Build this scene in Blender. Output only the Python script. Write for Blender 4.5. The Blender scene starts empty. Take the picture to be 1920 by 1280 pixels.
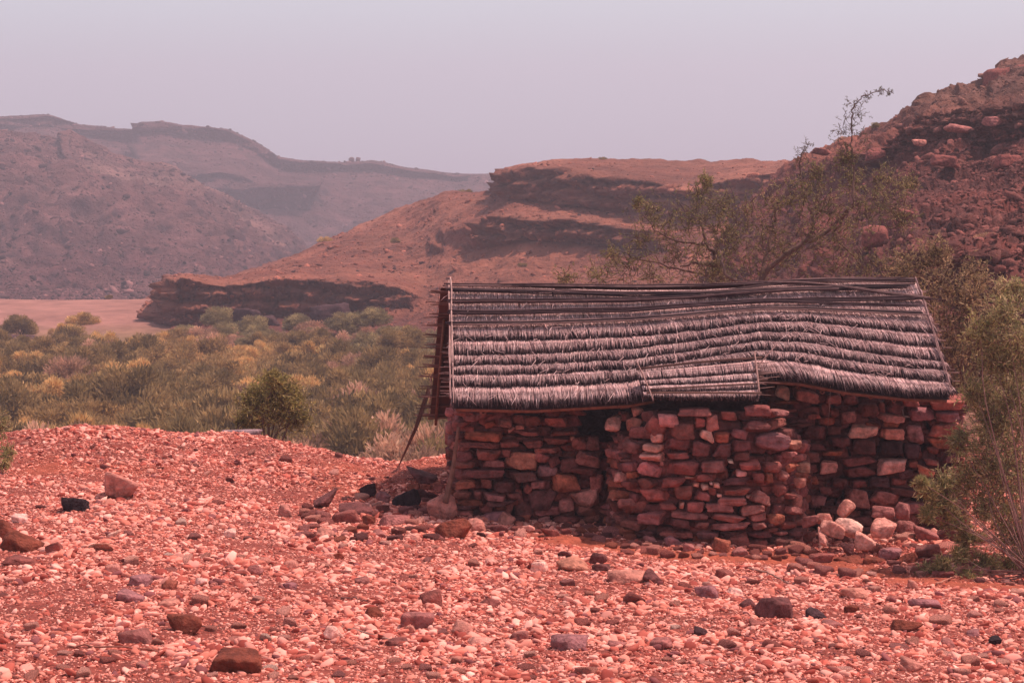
import bpy, bmesh, math, random
import numpy as np
from mathutils import Matrix, Vector

# ---------------------------------------------------------------- camera, world, sun, exposure
S = bpy.context.scene
COL = S.collection
F = 1920 * 70 / 36.0
HORIZ = 330.0
PITCH = math.atan((640 - HORIZ) / F)
CZ = 4.6
cam_d = bpy.data.cameras.new('camera')
cam_d.lens = 70; cam_d.sensor_width = 36; cam_d.clip_end = 6000; cam_d.clip_start = 0.5
cam = bpy.data.objects.new('camera', cam_d); COL.objects.link(cam)
cam.location = (0, 0, CZ); cam.rotation_euler = (math.pi / 2 - PITCH, 0, 0)
S.camera = cam
S.view_settings.view_transform = 'Standard'; S.view_settings.look = 'None'
S.view_settings.exposure = 0.0; S.view_settings.gamma = 1
S.cycles.use_denoising = True
S.cycles.max_bounces = 5; S.cycles.diffuse_bounces = 3; S.cycles.volume_bounces = 0
S.cycles.transparent_max_bounces = 4

SUN_EL, SUN_AZ = math.radians(65), math.radians(70)      # azimuth measured from +Y (away from camera) towards +X
W = bpy.data.worlds.new('World'); S.world = W; W.use_nodes = True
wn = W.node_tree; wn.nodes.clear()
def N(t, typ, **kw):
    n = t.nodes.new(typ)
    for k, v in kw.items():
        if k.startswith('i_'): n.inputs[k[2:].replace('_', ' ')].default_value = v
        else: setattr(n, k, v)
    return n
sky = N(wn, 'ShaderNodeTexSky', sky_type='NISHITA', sun_disc=False, sun_elevation=SUN_EL, sun_rotation=SUN_AZ, dust_density=6, air_density=1.5)
bg1 = N(wn, 'ShaderNodeBackground', i_Strength=0.035)
tc = N(wn, 'ShaderNodeTexCoord'); sx = N(wn, 'ShaderNodeSeparateXYZ')
rp = N(wn, 'ShaderNodeValToRGB'); rp.color_ramp.elements[0].position = 0.0; rp.color_ramp.elements[1].position = 0.13
rp.color_ramp.elements[0].color = (.60, .50, .61, 1); rp.color_ramp.elements[1].color = (.73, .80, .90, 1)
e = rp.color_ramp.elements.new(0.055); e.color = (.68, .68, .78, 1)
e = rp.color_ramp.elements.new(0.6); e.color = (.36, .30, .38, 1)
wnz = N(wn, 'ShaderNodeTexNoise', i_Scale=2.2, i_Detail=3.0)
wmx = N(wn, 'ShaderNodeMath', operation='MULTIPLY_ADD'); wmx.inputs[1].default_value = 0.07; 
bg2 = N(wn, 'ShaderNodeBackground', i_Strength=0.92)
ad = N(wn, 'ShaderNodeAddShader'); wo = N(wn, 'ShaderNodeOutputWorld')
L = wn.links.new
L(sky.outputs[0], bg1.inputs[0]); L(tc.outputs['Generated'], sx.inputs[0]); L(tc.outputs['Generated'], wnz.inputs['Vector'])
L(wnz.outputs[0], wmx.inputs[0]); L(sx.outputs['Z'], wmx.inputs[2]); L(wmx.outputs[0], rp.inputs[0]); L(rp.outputs[0], bg2.inputs[0])
L(bg1.outputs[0], ad.inputs[0]); L(bg2.outputs[0], ad.inputs[1]); L(ad.outputs[0], wo.inputs[0])

sd = bpy.data.lights.new('sun', 'SUN'); sd.energy = 5.0; sd.angle = math.radians(0.6); sd.color = (1, .74, .66)
sun = bpy.data.objects.new('sun', sd); COL.objects.link(sun)
sdir = Vector((math.cos(SUN_EL) * math.sin(SUN_AZ), math.cos(SUN_EL) * math.cos(SUN_AZ), math.sin(SUN_EL)))
sun.rotation_euler = sdir.to_track_quat('Z', 'Y').to_euler()

# ---------------------------------------------------------------- numeric helpers
R = np.random.default_rng(7)
def AT(px, py, Y):
    """world points whose picture position is px,py at distance Y along the ground axis"""
    px, py, Y = np.broadcast_arrays(np.asarray(px, float), np.asarray(py, float), np.asarray(Y, float))
    cx = (px - 960) / F; cy = (640 - py) / F
    dy = math.cos(PITCH) + cy * math.sin(PITCH)
    dz = -math.sin(PITCH) + cy * math.cos(PITCH)
    k = Y / dy
    return np.stack([cx * k, Y, CZ + dz * k], -1)
def A(px, py, Y): return AT(px, py, Y).reshape(3)
def mpp(Y): return Y / F * 1.005
_p = R.permutation(256); _P = np.concatenate([_p, _p, _p])
_G = R.normal(size=(256, 3)); _G /= np.linalg.norm(_G, axis=1)[:, None]
def perlin(p):
    p = np.asarray(p, float); i = np.floor(p).astype(int); f = p - i; i &= 255
    u = f * f * f * (f * (f * 6 - 15) + 10)
    out = 0
    for dx in (0, 1):
        for dy in (0, 1):
            for dz in (0, 1):
                h = _P[_P[_P[i[..., 0] + dx] + i[..., 1] + dy] + i[..., 2] + dz]
                g = _G[h]; d = (g * (f - np.array([dx, dy, dz]))).sum(-1)
                w = (u[..., 0] if dx else 1 - u[..., 0]) * (u[..., 1] if dy else 1 - u[..., 1]) * (u[..., 2] if dz else 1 - u[..., 2])
                out = out + w * d
    return out * 1.5
def fbm(p, o=4, g=.5, ridged=False):
    a, s, t = 1.0, 0, 0
    p = np.asarray(p, float)
    for k in range(o):
        n = perlin(p * 2.03 ** k + k * 17.3)
        if ridged: n = 1 - 2 * np.abs(n)
        s = s + a * n; t += a; a *= g
    return s / t
def mesh(name, V, Fc, col=None, smooth=False, mats=None):
    V = np.asarray(V, np.float32).reshape(-1, 3); Fc = np.asarray(Fc, np.int32)
    k = Fc.shape[1]; me = bpy.data.meshes.new(name)
    me.vertices.add(len(V)); me.vertices.foreach_set('co', V.ravel())
    me.loops.add(Fc.size); me.loops.foreach_set('vertex_index', Fc.ravel())
    me.polygons.add(len(Fc)); me.polygons.foreach_set('loop_start', np.arange(0, Fc.size, k, dtype=np.int32))
    if smooth: me.polygons.foreach_set('use_smooth', np.ones(len(Fc), bool))
    me.update(calc_edges=True); 
    if col is not None:
        a = me.color_attributes.new('tint', 'FLOAT_COLOR', 'POINT')
        c = np.ones((len(V), 4), np.float32); c[:, :3] = col; a.data.foreach_set('color', c.ravel())
    for m in (mats or []): me.materials.append(m)
    return me
def link(name, me, parent=None, **props):
    o = bpy.data.objects.new(name, me); COL.objects.link(o)
    if parent is not None: o.parent = parent
    for k, v in props.items(): o[k] = v
    return o
def empty(name, loc, **props):
    o = bpy.data.objects.new(name, None); COL.objects.link(o); o.location = loc
    for k, v in props.items(): o[k] = v
    return o
class Bag:
    """collects pieces into one mesh"""
    def __init__(s): s.V = []; s.T = []; s.C = []; s.n = 0
    def add(s, V, T, c):
        V = np.asarray(V, float).reshape(-1, 3); T = np.asarray(T)
        if T.shape[1] == 4: T = np.concatenate([T[:, [0, 1, 2]], T[:, [0, 2, 3]]])
        s.V.append(V); s.T.append(T + s.n); s.C.append(np.broadcast_to(np.asarray(c, float), (len(V), 3))); s.n += len(V)
    def get(s, name, mat, smooth=False, origin=(0, 0, 0)):
        return mesh(name, np.concatenate(s.V) - np.asarray(origin), np.concatenate(s.T), np.concatenate(s.C), smooth, [mat])
def tube(bag, pts, rad, c, sides=6, c2=None):
    pts = np.asarray(pts, float); n = len(pts); rad = np.broadcast_to(np.asarray(rad, float), (n,))
    t = np.gradient(pts, axis=0); t /= np.linalg.norm(t, axis=1)[:, None] + 1e-9
    up = np.array([0, 0, 1.0]) if abs(t[:, 2]).mean() < .8 else np.array([1.0, 0, 0])
    a = np.cross(t, up); a /= np.linalg.norm(a, axis=1)[:, None] + 1e-9; b = np.cross(t, a)
    th = np.arange(sides) / sides * 2 * np.pi
    V = pts[:, None] + rad[:, None, None] * (np.cos(th)[None, :, None] * a[:, None] + np.sin(th)[None, :, None] * b[:, None])
    V = V.reshape(-1, 3)
    i = np.arange(n - 1)[:, None] * sides; j = np.arange(sides)[None]; j2 = (j + 1) % sides
    Q = np.stack([i + j, i + j2, i + sides + j2, i + sides + j], -1).reshape(-1, 4)
    T = np.concatenate([Q[:, [0, 1, 2]], Q[:, [0, 2, 3]]])
    V = np.concatenate([V, pts[:1], pts[-1:]]); m = n * sides
    j = np.arange(sides); j2 = (j + 1) % sides
    T = np.concatenate([T, np.stack([j2, j, np.full(sides, m)], -1), np.stack([(n - 1) * sides + j, (n - 1) * sides + j2, np.full(sides, m + 1)], -1)])
    bag.add(V, T, c)
def rods(bag, P0, P1, P2, w, c0, c2):
    """many thin three-sided bent straws at once: P* (n,3), w (n,), colours (n,3) at root and tip"""
    n = len(P0); d = P2 - P0; d /= np.linalg.norm(d, axis=1)[:, None] + 1e-9
    a = np.cross(d, [0.3, 1, .2]); a /= np.linalg.norm(a, axis=1)[:, None] + 1e-9; b = np.cross(d, a)
    V = np.empty((n, 9, 3)); C = np.empty((n, 9, 3))
    for k, (P, s, cc) in enumerate(((P0, 1, c0), (P1, 1, c0), (P2, .55, c2))):
        for j in range(3):
            th = j * 2.094 + .4
            V[:, k * 3 + j] = P + (w * s)[:, None] * (math.cos(th) * a + math.sin(th) * b); C[:, k * 3 + j] = cc
    T = []
    for k in (0, 3):
        for j in range(3):
            j2 = (j + 1) % 3; T += [(k + j, k + j2, k + 3 + j2), (k + j, k + 3 + j2, k + 3 + j)]
    T.append((6, 7, 8)); T = np.array(T)
    bag.add(V.reshape(-1, 3), (T[None] + (np.arange(n) * 9)[:, None, None]).reshape(-1, 3), C.reshape(-1, 3))
def leaves(bag, P, D, ln, wd, c):
    """diamond leaves folded along the midrib"""
    n = len(P); D = D / (np.linalg.norm(D, axis=1)[:, None] + 1e-9)
    a = np.cross(D, R.normal(size=(n, 3))); a /= np.linalg.norm(a, axis=1)[:, None] + 1e-9; b = np.cross(D, a)
    V = np.stack([P, P + D * (ln * .45)[:, None] + a * (wd * .5)[:, None] + b * (wd * .2)[:, None], P + D * ln[:, None],
                  P + D * (ln * .45)[:, None] - a * (wd * .5)[:, None] + b * (wd * .2)[:, None]], 1)
    T = np.array([(0, 1, 2), (0, 2, 3)])
    bag.add(V.reshape(-1, 3), (T[None] + (np.arange(n) * 4)[:, None, None]).reshape(-1, 3), np.repeat(c, 4, axis=0))

# ---------------------------------------------------------------- materials
def mat(name, rough=.9, bump=.3, bscale=20, cscale=6, var=.35, tint=(1, 1, 1), attr=True, base=(.4, .2, .15), base2=None, bdist=.02, vor=0, vscale=8, trans=0, spec=.2, detail=6):
    m = bpy.data.materials.new(name); m.use_nodes = True; t = m.node_tree; t.nodes.clear(); l = t.links.new
    out = N(t, 'ShaderNodeOutputMaterial'); b = N(t, 'ShaderNodeBsdfPrincipled'); b.inputs['Roughness'].default_value = rough
    b.inputs['Specular IOR Level'].default_value = spec
    c = N(t, 'ShaderNodeTexCoord'); nz = N(t, 'ShaderNodeTexNoise', i_Scale=cscale, i_Detail=float(detail), i_Roughness=.62)
    l(c.outputs['Object'], nz.inputs['Vector'])
    mr = N(t, 'ShaderNodeMapRange'); mr.inputs['From Min'].default_value = .3; mr.inputs['From Max'].default_value = .7
    mr.inputs['To Min'].default_value = 1 - var; mr.inputs['To Max'].default_value = 1 + var; l(nz.outputs[0], mr.inputs[0])
    if attr:
        at = N(t, 'ShaderNodeAttribute', attribute_name='tint'); src = at.outputs['Color']
    elif base2 is not None:
        mx = N(t, 'ShaderNodeMix', data_type='RGBA'); nb = N(t, 'ShaderNodeTexNoise', i_Scale=cscale * .23, i_Detail=8.0)
        l(c.outputs['Object'], nb.inputs['Vector'])
        m2 = N(t, 'ShaderNodeMapRange'); m2.inputs['From Min'].default_value = .42; m2.inputs['From Max'].default_value = .58; l(nb.outputs[0], m2.inputs[0])
        l(m2.outputs[0], mx.inputs[0]); mx.inputs[6].default_value = (*base, 1); mx.inputs[7].default_value = (*base2, 1); src = mx.outputs[2]
    else:
        rg = N(t, 'ShaderNodeRGB'); rg.outputs[0].default_value = (*base, 1); src = rg.outputs[0]
    sc = N(t, 'ShaderNodeVectorMath', operation='SCALE'); l(src, sc.inputs[0]); l(mr.outputs[0], sc.inputs['Scale'])
    l(sc.outputs[0], b.inputs['Base Color'])
    n2 = N(t, 'ShaderNodeTexNoise', i_Scale=bscale, i_Detail=8.0, i_Roughness=.65); l(c.outputs['Object'], n2.inputs['Vector'])
    h = n2.outputs[0]
    if vor:
        v = N(t, 'ShaderNodeTexVoronoi', i_Scale=vscale, feature='F1'); l(c.outputs['Object'], v.inputs['Vector'])
        ma = N(t, 'ShaderNodeMath', operation='MULTIPLY_ADD'); l(v.outputs['Distance'], ma.inputs[0]); ma.inputs[1].default_value = vor; l(h, ma.inputs[2]); h = ma.outputs[0]
    bp = N(t, 'ShaderNodeBump', i_Strength=bump, i_Distance=bdist); l(h, bp.inputs['Height']); l(bp.outputs[0], b.inputs['Normal'])
    if trans:
        tr = N(t, 'ShaderNodeBsdfTranslucent'); l(sc.outputs[0], tr.inputs[0]); ms = N(t, 'ShaderNodeMixShader', i_Fac=trans)
        l(b.outputs[0], ms.inputs[1]); l(tr.outputs[0], ms.inputs[2]); l(ms.outputs[0], out.inputs[0])
    else: l(b.outputs[0], out.inputs[0])
    return m
M_rock = mat('rock', bump=1.0, bscale=18, cscale=9, var=.6, bdist=.035, vor=.35, vscale=26, detail=10)
M_peb = mat('pebble', bump=.3, bscale=60, cscale=3, var=.2, bdist=.005, detail=2)
M_dirt = mat('dirt', bump=.9, bscale=16, cscale=9, var=.4, bdist=.03, vor=.35, vscale=26)
M_straw = mat('straw', bump=0, cscale=3.0, var=.22, trans=0, rough=.8, detail=4)
M_wood = mat('wood', bump=.5, bscale=40, cscale=12, var=.35, bdist=.004, rough=.75)
M_leaf = mat('leaf', bump=0, cscale=2.2, var=.3, trans=.4, rough=.6, detail=2)
M_bark = mat('bark', bump=.6, bscale=50, cscale=10, var=.3, bdist=.005)
M_terr = mat('terrain', bump=1.0, bscale=.9, cscale=.35, var=.32, bdist=.9, vor=.5, vscale=.9, detail=10)
M_hill = mat('hillside', bump=1.0, bscale=1.6, cscale=.7, var=.32, bdist=.45, vor=.8, vscale=1.5, detail=10)
M_far = mat('mountain', bump=1.0, bscale=.22, cscale=.12, var=.6, bdist=7, vor=.4, vscale=.16, detail=12)
M_bed = mat('bed', bump=.6, bscale=1.5, cscale=.5, var=.3, bdist=.2, attr=True)
M_slab = mat('slab', attr=False, base=(.33, .2, .2), var=.2, bump=.3)
PAL = dict(b=(.25, .076, .062), o=(.32, .092, .058), d=(.15, .05, .046), D=(.07, .032, .035), m=(.34, .125, .108), M=(.34, .14, .14),
           P=(.72, .32, .25), l=(.54, .215, .165), L=(.46, .18, .125), r=(.34, .105, .085), k=(.03, .017, .02), u=(.20, .05, .03), w=(.86, .48, .39))

# ---------------------------------------------------------------- rocks
def ico(n):
    b = bmesh.new(); bmesh.ops.create_icosphere(b, subdivisions=n, radius=1)
    V = np.array([v.co[:] for v in b.verts]); T = np.array([[v.index for v in f.verts] for f in b.faces]); b.free()
    return V / np.linalg.norm(V, axis=1)[:, None], T
ICO = {k: ico(k) for k in (1, 2, 3, 4)}
def rock(level, boxy=.5, nois=.07, sharp=14, rng=R):
    D, T = ICO[level]
    ax = np.array([[1, 0, 0], [-1, 0, 0], [0, 1, 0], [0, -1, 0], [0, 0, 1], [0, 0, -1.]])
    n1 = ax + rng.normal(size=(6, 3)) * (.42 - .32 * boxy)
    n2 = rng.normal(size=(7, 3)); n = np.concatenate([n1, n2]); n /= np.linalg.norm(n, axis=1)[:, None]
    h = np.concatenate([rng.uniform(.82, 1.0, 6), rng.uniform(.72 + .38 * boxy, 1.02 + .4 * boxy, 7)])
    q = np.maximum(D @ n.T / h, 0)
    V = D / ((q ** sharp).sum(1) ** (1 / sharp))[:, None]
    o = rng.uniform(0, 90, 3)
    V = V * (1 + nois * 1.1 * fbm(V * 1.5 + o, 4)[:, None] + nois * .45 * fbm(V * 3.2 + o, 3, .6, True)[:, None] - nois * .3)
    hb = np.abs(V).max(0); V = V / hb
    return V, T
def rotm(ax, ay, az):
    return np.array(Matrix.Rotation(az, 3, 'Z') @ Matrix.Rotation(ay, 3, 'Y') @ Matrix.Rotation(ax, 3, 'X'))
def jcol(c, s=.12, n=None):
    k = 1 + R.normal() * s
    return np.clip(np.array(c) * k * (1 + R.normal(size=3) * s * .2), .005, .9)

# ---------------------------------------------------------------- near ground height
cols = np.array([-1400, -500, 0, 150, 300, 400, 480, 600, 740, 850, 1000, 1300, 1600, 1850, 2050, 3300.])
Ys = np.array([-30, 0, 8, 14, 18, 22, 24, 26, 29, 31, 34, 38, 46, 60, 75.])
def tz(py, Y): return A(960, py, Y)[2]
def zr(*v): return [CZ + q for q in v]
def prof(p14, p18, p22, p24, p26, p29, z31, z34, z38, z46, z60, z75):
    return [CZ - 1.2, CZ - 1.7, (tz(p14, 14) + CZ - 1.7) / 2 - .3, tz(p14, 14), tz(p18, 18), tz(p22, 22), tz(p24, 24), tz(p26, 26), tz(p29, 29)] + zr(z31, z34, z38, z46, z60, z75)
TB = np.array([
    prof(1275, 1080, 975, 940, 905, 800, -4.4, -6, -8.5, -10.5, -12, -12.2),
    prof(1275, 1080, 975, 940, 905, 800, -4.4, -6, -8.5, -10.5, -12, -12.2),
    prof(1275, 1080, 975, 938, 897, 805, -4.4, -6, -8.5, -10.5, -12, -12.2),
    prof(1275, 1080, 975, 938, 897, 787, -4.3, -6, -8.5, -10.5, -12, -12.2),
    prof(1278, 1090, 985, 945, 905, 800, -4.1, -4.9, -8.0, -10.5, -12, -12.2),
    prof(1278, 1098, 992, 955, 925, 822, -4.05, -4.34, -6.5, -10.5, -12, -12.2),
    prof(1280, 1105, 1000, 963, 935, 815, -4.1, -4.40, -7.5, -10.5, -12, -12.2),
    prof(1280, 1115, 1010, 970, 940, 833, -4.6, -6.5, -8.8, -10.5, -12, -12.2),
    prof(1280, 1122, 1018, 977, 945, 867, -4.7, -6.5, -8.8, -10.5, -12, -12.2),
    prof(1281, 1128, 1025, 985, 950, 856, -4.3, -5.4, -7.5, -10, -12, -12.2),
    prof(1281, 1133, 1040, 1000, 962, 880, -4.6, -5.4, -7.0, -9.5, -12, -12.2),
    prof(1282, 1143, 1056, 1016, 975, 890, -4.6, -5.2, -6.2, -8.5, -11, -11.5),
    prof(1282, 1150, 1076, 1030, 992, 900, -4.6, -4.9, -5.2, -6.5, -8.0, -9),
    prof(1284, 1155, 1085, 1030, 975, 890, -4.5, -4.4, -4.2, -4.2, -4.5, -4.5),
    prof(1284, 1160, 1085, 1030, 975, 880, -4.4, -4.2, -4.0, -3.8, -3.8, -3.8),
    prof(1284, 1160, 1085, 1030, 975, 860, -4.2, -4.0, -3.5, -3.0, -3.0, -3.0)])
cg = np.linspace(cols[0], cols[-1], 470); yg = np.linspace(-30, 75, 840)
def blur(a, n, ax):
    for _ in range(3):
        k = np.ones(n) / n; pad = [(0, 0), (0, 0)]; pad[ax] = (n // 2, n // 2)
        b = np.pad(a, pad, mode='edge'); a = np.apply_along_axis(lambda v: np.convolve(v, k, 'valid'), ax, b)
    return a
_t = np.stack([np.interp(yg, Ys, TB[i]) for i in range(len(cols))])
_t = np.stack([np.interp(cg, cols, _t[:, j]) for j in range(len(yg))], 1)
_t = blur(blur(_t, 5, 0), 7, 1)
def cc_of(x, y): return 960 + F * x / np.maximum(y, 6) / 1.011
def H0(x, y):
    c = np.clip((cc_of(x, y) - cg[0]) / (cg[1] - cg[0]), 0, len(cg) - 1.001); v = np.clip((y - yg[0]) / (yg[1] - yg[0]), 0, len(yg) - 1.001)
    i = c.astype(int); j = v.astype(int); a = c - i; b = v - j
    return (_t[i, j] * (1 - a) + _t[i + 1, j] * a) * (1 - b) + (_t[i, j + 1] * (1 - a) + _t[i + 1, j + 1] * a) * b
def H(x, y):
    x = np.asarray(x, float); y = np.asarray(y, float)
    p = np.stack([x, y, x * 0], -1)
    return H0(x, y) + .10 * fbm(p * .55, 3) + .045 * fbm(p * 2.3 + 9, 3)
def hit(px, py, y0=8, y1=45):
    Y = np.arange(y0, y1, .04); P = AT(px, py, Y); g = H(P[:, 0], P[:, 1])
    k = np.nonzero(P[:, 2] <= g)[0]
    return P[k[0]] if len(k) else P[-1]
# bare earth: a strip before the hut and the berm's flanks
strip = [hit(1080, 1012), hit(1250, 1040), hit(1500, 1055), hit(1700, 1085), hit(1900, 1100), hit(2100, 1105)]
def seg_d(x, y, pl):
    d = np.full(np.shape(x), 1e9)
    for a, b in zip(pl[:-1], pl[1:]):
        a = a[:2]; b = b[:2]; ab = b - a; t = np.clip(((x - a[0]) * ab[0] + (y - a[1]) * ab[1]) / (ab @ ab), 0, 1)
        d = np.minimum(d, np.hypot(x - a[0] - t * ab[0], y - a[1] - t * ab[1]))
    return d
def bare(x, y):
    d = seg_d(x, y, strip) + .35 * fbm(np.stack([x, y, x * 0], -1) * 1.1, 3)
    s = np.clip(1.35 - d / .6, 0, 1)
    n = fbm(np.stack([x, y, x * 0 + 5], -1) * .5, 3)
    c = cc_of(x, y)
    berm = np.clip((y - 25.8) / .8, 0, 1) * np.clip((880 - c) / 60, 0, 1) * np.clip(.36 + n * 2.0 - np.exp(-((c - 450) / 100) ** 2) * .85, 0, 1)
    return np.maximum(s, berm * .85)

cN = np.concatenate([np.arange(-1300, -200, 30), np.arange(-200, 2150, 5), np.arange(2150, 3200, 30)])
yN = np.concatenate([np.arange(-28, 11, 1.0), np.arange(11, 13, .2), np.arange(13, 32, .045), np.arange(32, 45, .3), np.arange(45, 74, 1.)])
CC, YY = np.meshgrid(cN, yN, indexing='ij'); XX = (CC - 960) / F * 1.011 * np.maximum(YY, 6)
ZZ = H(XX, YY); p = np.stack([XX, YY, XX * 0], -1)
ZZ = ZZ + .022 * fbm(p * 9, 3, .6) + .012 * np.abs(perlin(p * 21))
V = np.stack([XX, YY, ZZ], -1).reshape(-1, 3)
a, b_ = CC.shape; idx = np.arange(a * b_).reshape(a, b_)
Q = np.stack([idx[:-1, :-1], idx[1:, :-1], idx[1:, 1:], idx[:-1, 1:]], -1).reshape(-1, 4)
br = bare(XX, YY).reshape(-1, 1)
n1 = 1.5 * fbm(p * 1.3 + 3, 6, .65).reshape(-1, 1)
far = np.clip((YY.reshape(-1, 1) - 31) / 8, 0, 1)
gc = np.array([.24, .058, .042]) * (1 - br) + np.array([.36, .088, .050]) * br
gc = gc * (1 + .25 * n1); gc = gc * (1 - far) + np.array([.24, .13, .085]) * far
link('ground', mesh('ground', V, Q, gc, True, [M_dirt]), kind='structure')

# ---------------------------------------------------------------- gravel: fine pebbles nobody could count
def scatter(bag, P, r, flat, colr, level, T0=6, yaw=None):
    n = len(P); tm = [rock(level, R.uniform(0, .7), .12, 10)[0] for _ in range(T0)]; T = ICO[level][1]
    k = R.integers(0, T0, n); th = R.uniform(0, 6.28, n); tl = R.normal(0, .28, (n, 2))
    base = np.stack(tm)[k]                                     # n,v,3
    sc = np.stack([r * R.uniform(.75, 1.45, n), r * R.uniform(.7, 1.1, n), r * flat], -1)
    V = base * sc[:, None]
    V[..., 2] += V[..., 0] * tl[:, None, 0] + V[..., 1] * tl[:, None, 1]
    c, s = np.cos(th)[:, None], np.sin(th)[:, None]
    X = V[..., 0] * c - V[..., 1] * s; Yv = V[..., 0] * s + V[..., 1] * c
    V = np.stack([X, Yv, V[..., 2]], -1) + P[:, None]
    nv = V.shape[1]
    bag.add(V.reshape(-1, 3), (T[None] + (np.arange(n) * nv)[:, None, None]).reshape(-1, 3), np.repeat(colr, nv, axis=0))
gp = np.array([[.76, .32, .25], [.86, .43, .35], [.62, .215, .16], [.45, .12, .09], [.72, .33, .275], [.30, .065, .05], [.25, .085, .088], [.92, .53, .44]])
gw = np.array([.20, .18, .16, .18, .09, .12, .06, .06])
def pebcol(n): return np.array([.97, .87, .83]) * gp[R.choice(len(gp), n, p=gw / gw.sum())] * (1 + R.normal(0, .11, (n, 1)))
n = 540000
y = np.sqrt(R.uniform(12.6 ** 2, 31 ** 2, n)); c = np.where(R.uniform(0, 1, n) < .93, R.uniform(-120, 2060, n), R.choice([-300, 2240], n) + R.uniform(-180, 180, n)); x = (c - 960) / F * 1.011 * y
patch = .14 * np.clip(.5 + 1.6 * fbm(np.stack([x, y, x * 0 + 31], -1) * .7, 4), 0, 1)
bb = np.maximum(bare(x, y), patch); keep = R.uniform(0, 1, n) > bb * np.where(y > 25.8, .62, .95)
x, y, bb = x[keep], y[keep], bb[keep]; n = len(x)
cl = np.clip(1 + 1.2 * fbm(np.stack([x, y, x * 0 + 2], -1) * .9, 3), .5, 1.8)
r = np.minimum(.0078 * R.uniform(.01, 1, n) ** (-.42) * cl, .058) * (1 - .25 * bb) * np.where(y > 26, .95, 1)
print('pebbles', n, r.mean())
z = H(x, y) + r * .15
P = np.stack([x, y, z], -1); g = Bag(); cr = pebcol(n); big = r > .030
cr = cr * (1 - .3 * bb[:, None] * np.array([0, .5, .8]))
scatter(g, P[~big], r[~big], R.uniform(.4, .8, (~big).sum()), cr[~big], 1, 8)
scatter(g, P[big], r[big], R.uniform(.45, .8, big.sum()), cr[big], 2, 10)
link('gravel', g.get('gravel', M_peb), kind='stuff', label='pale pink gravel and small pebbles covering the foreground slope and berm', category='gravel')

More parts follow.
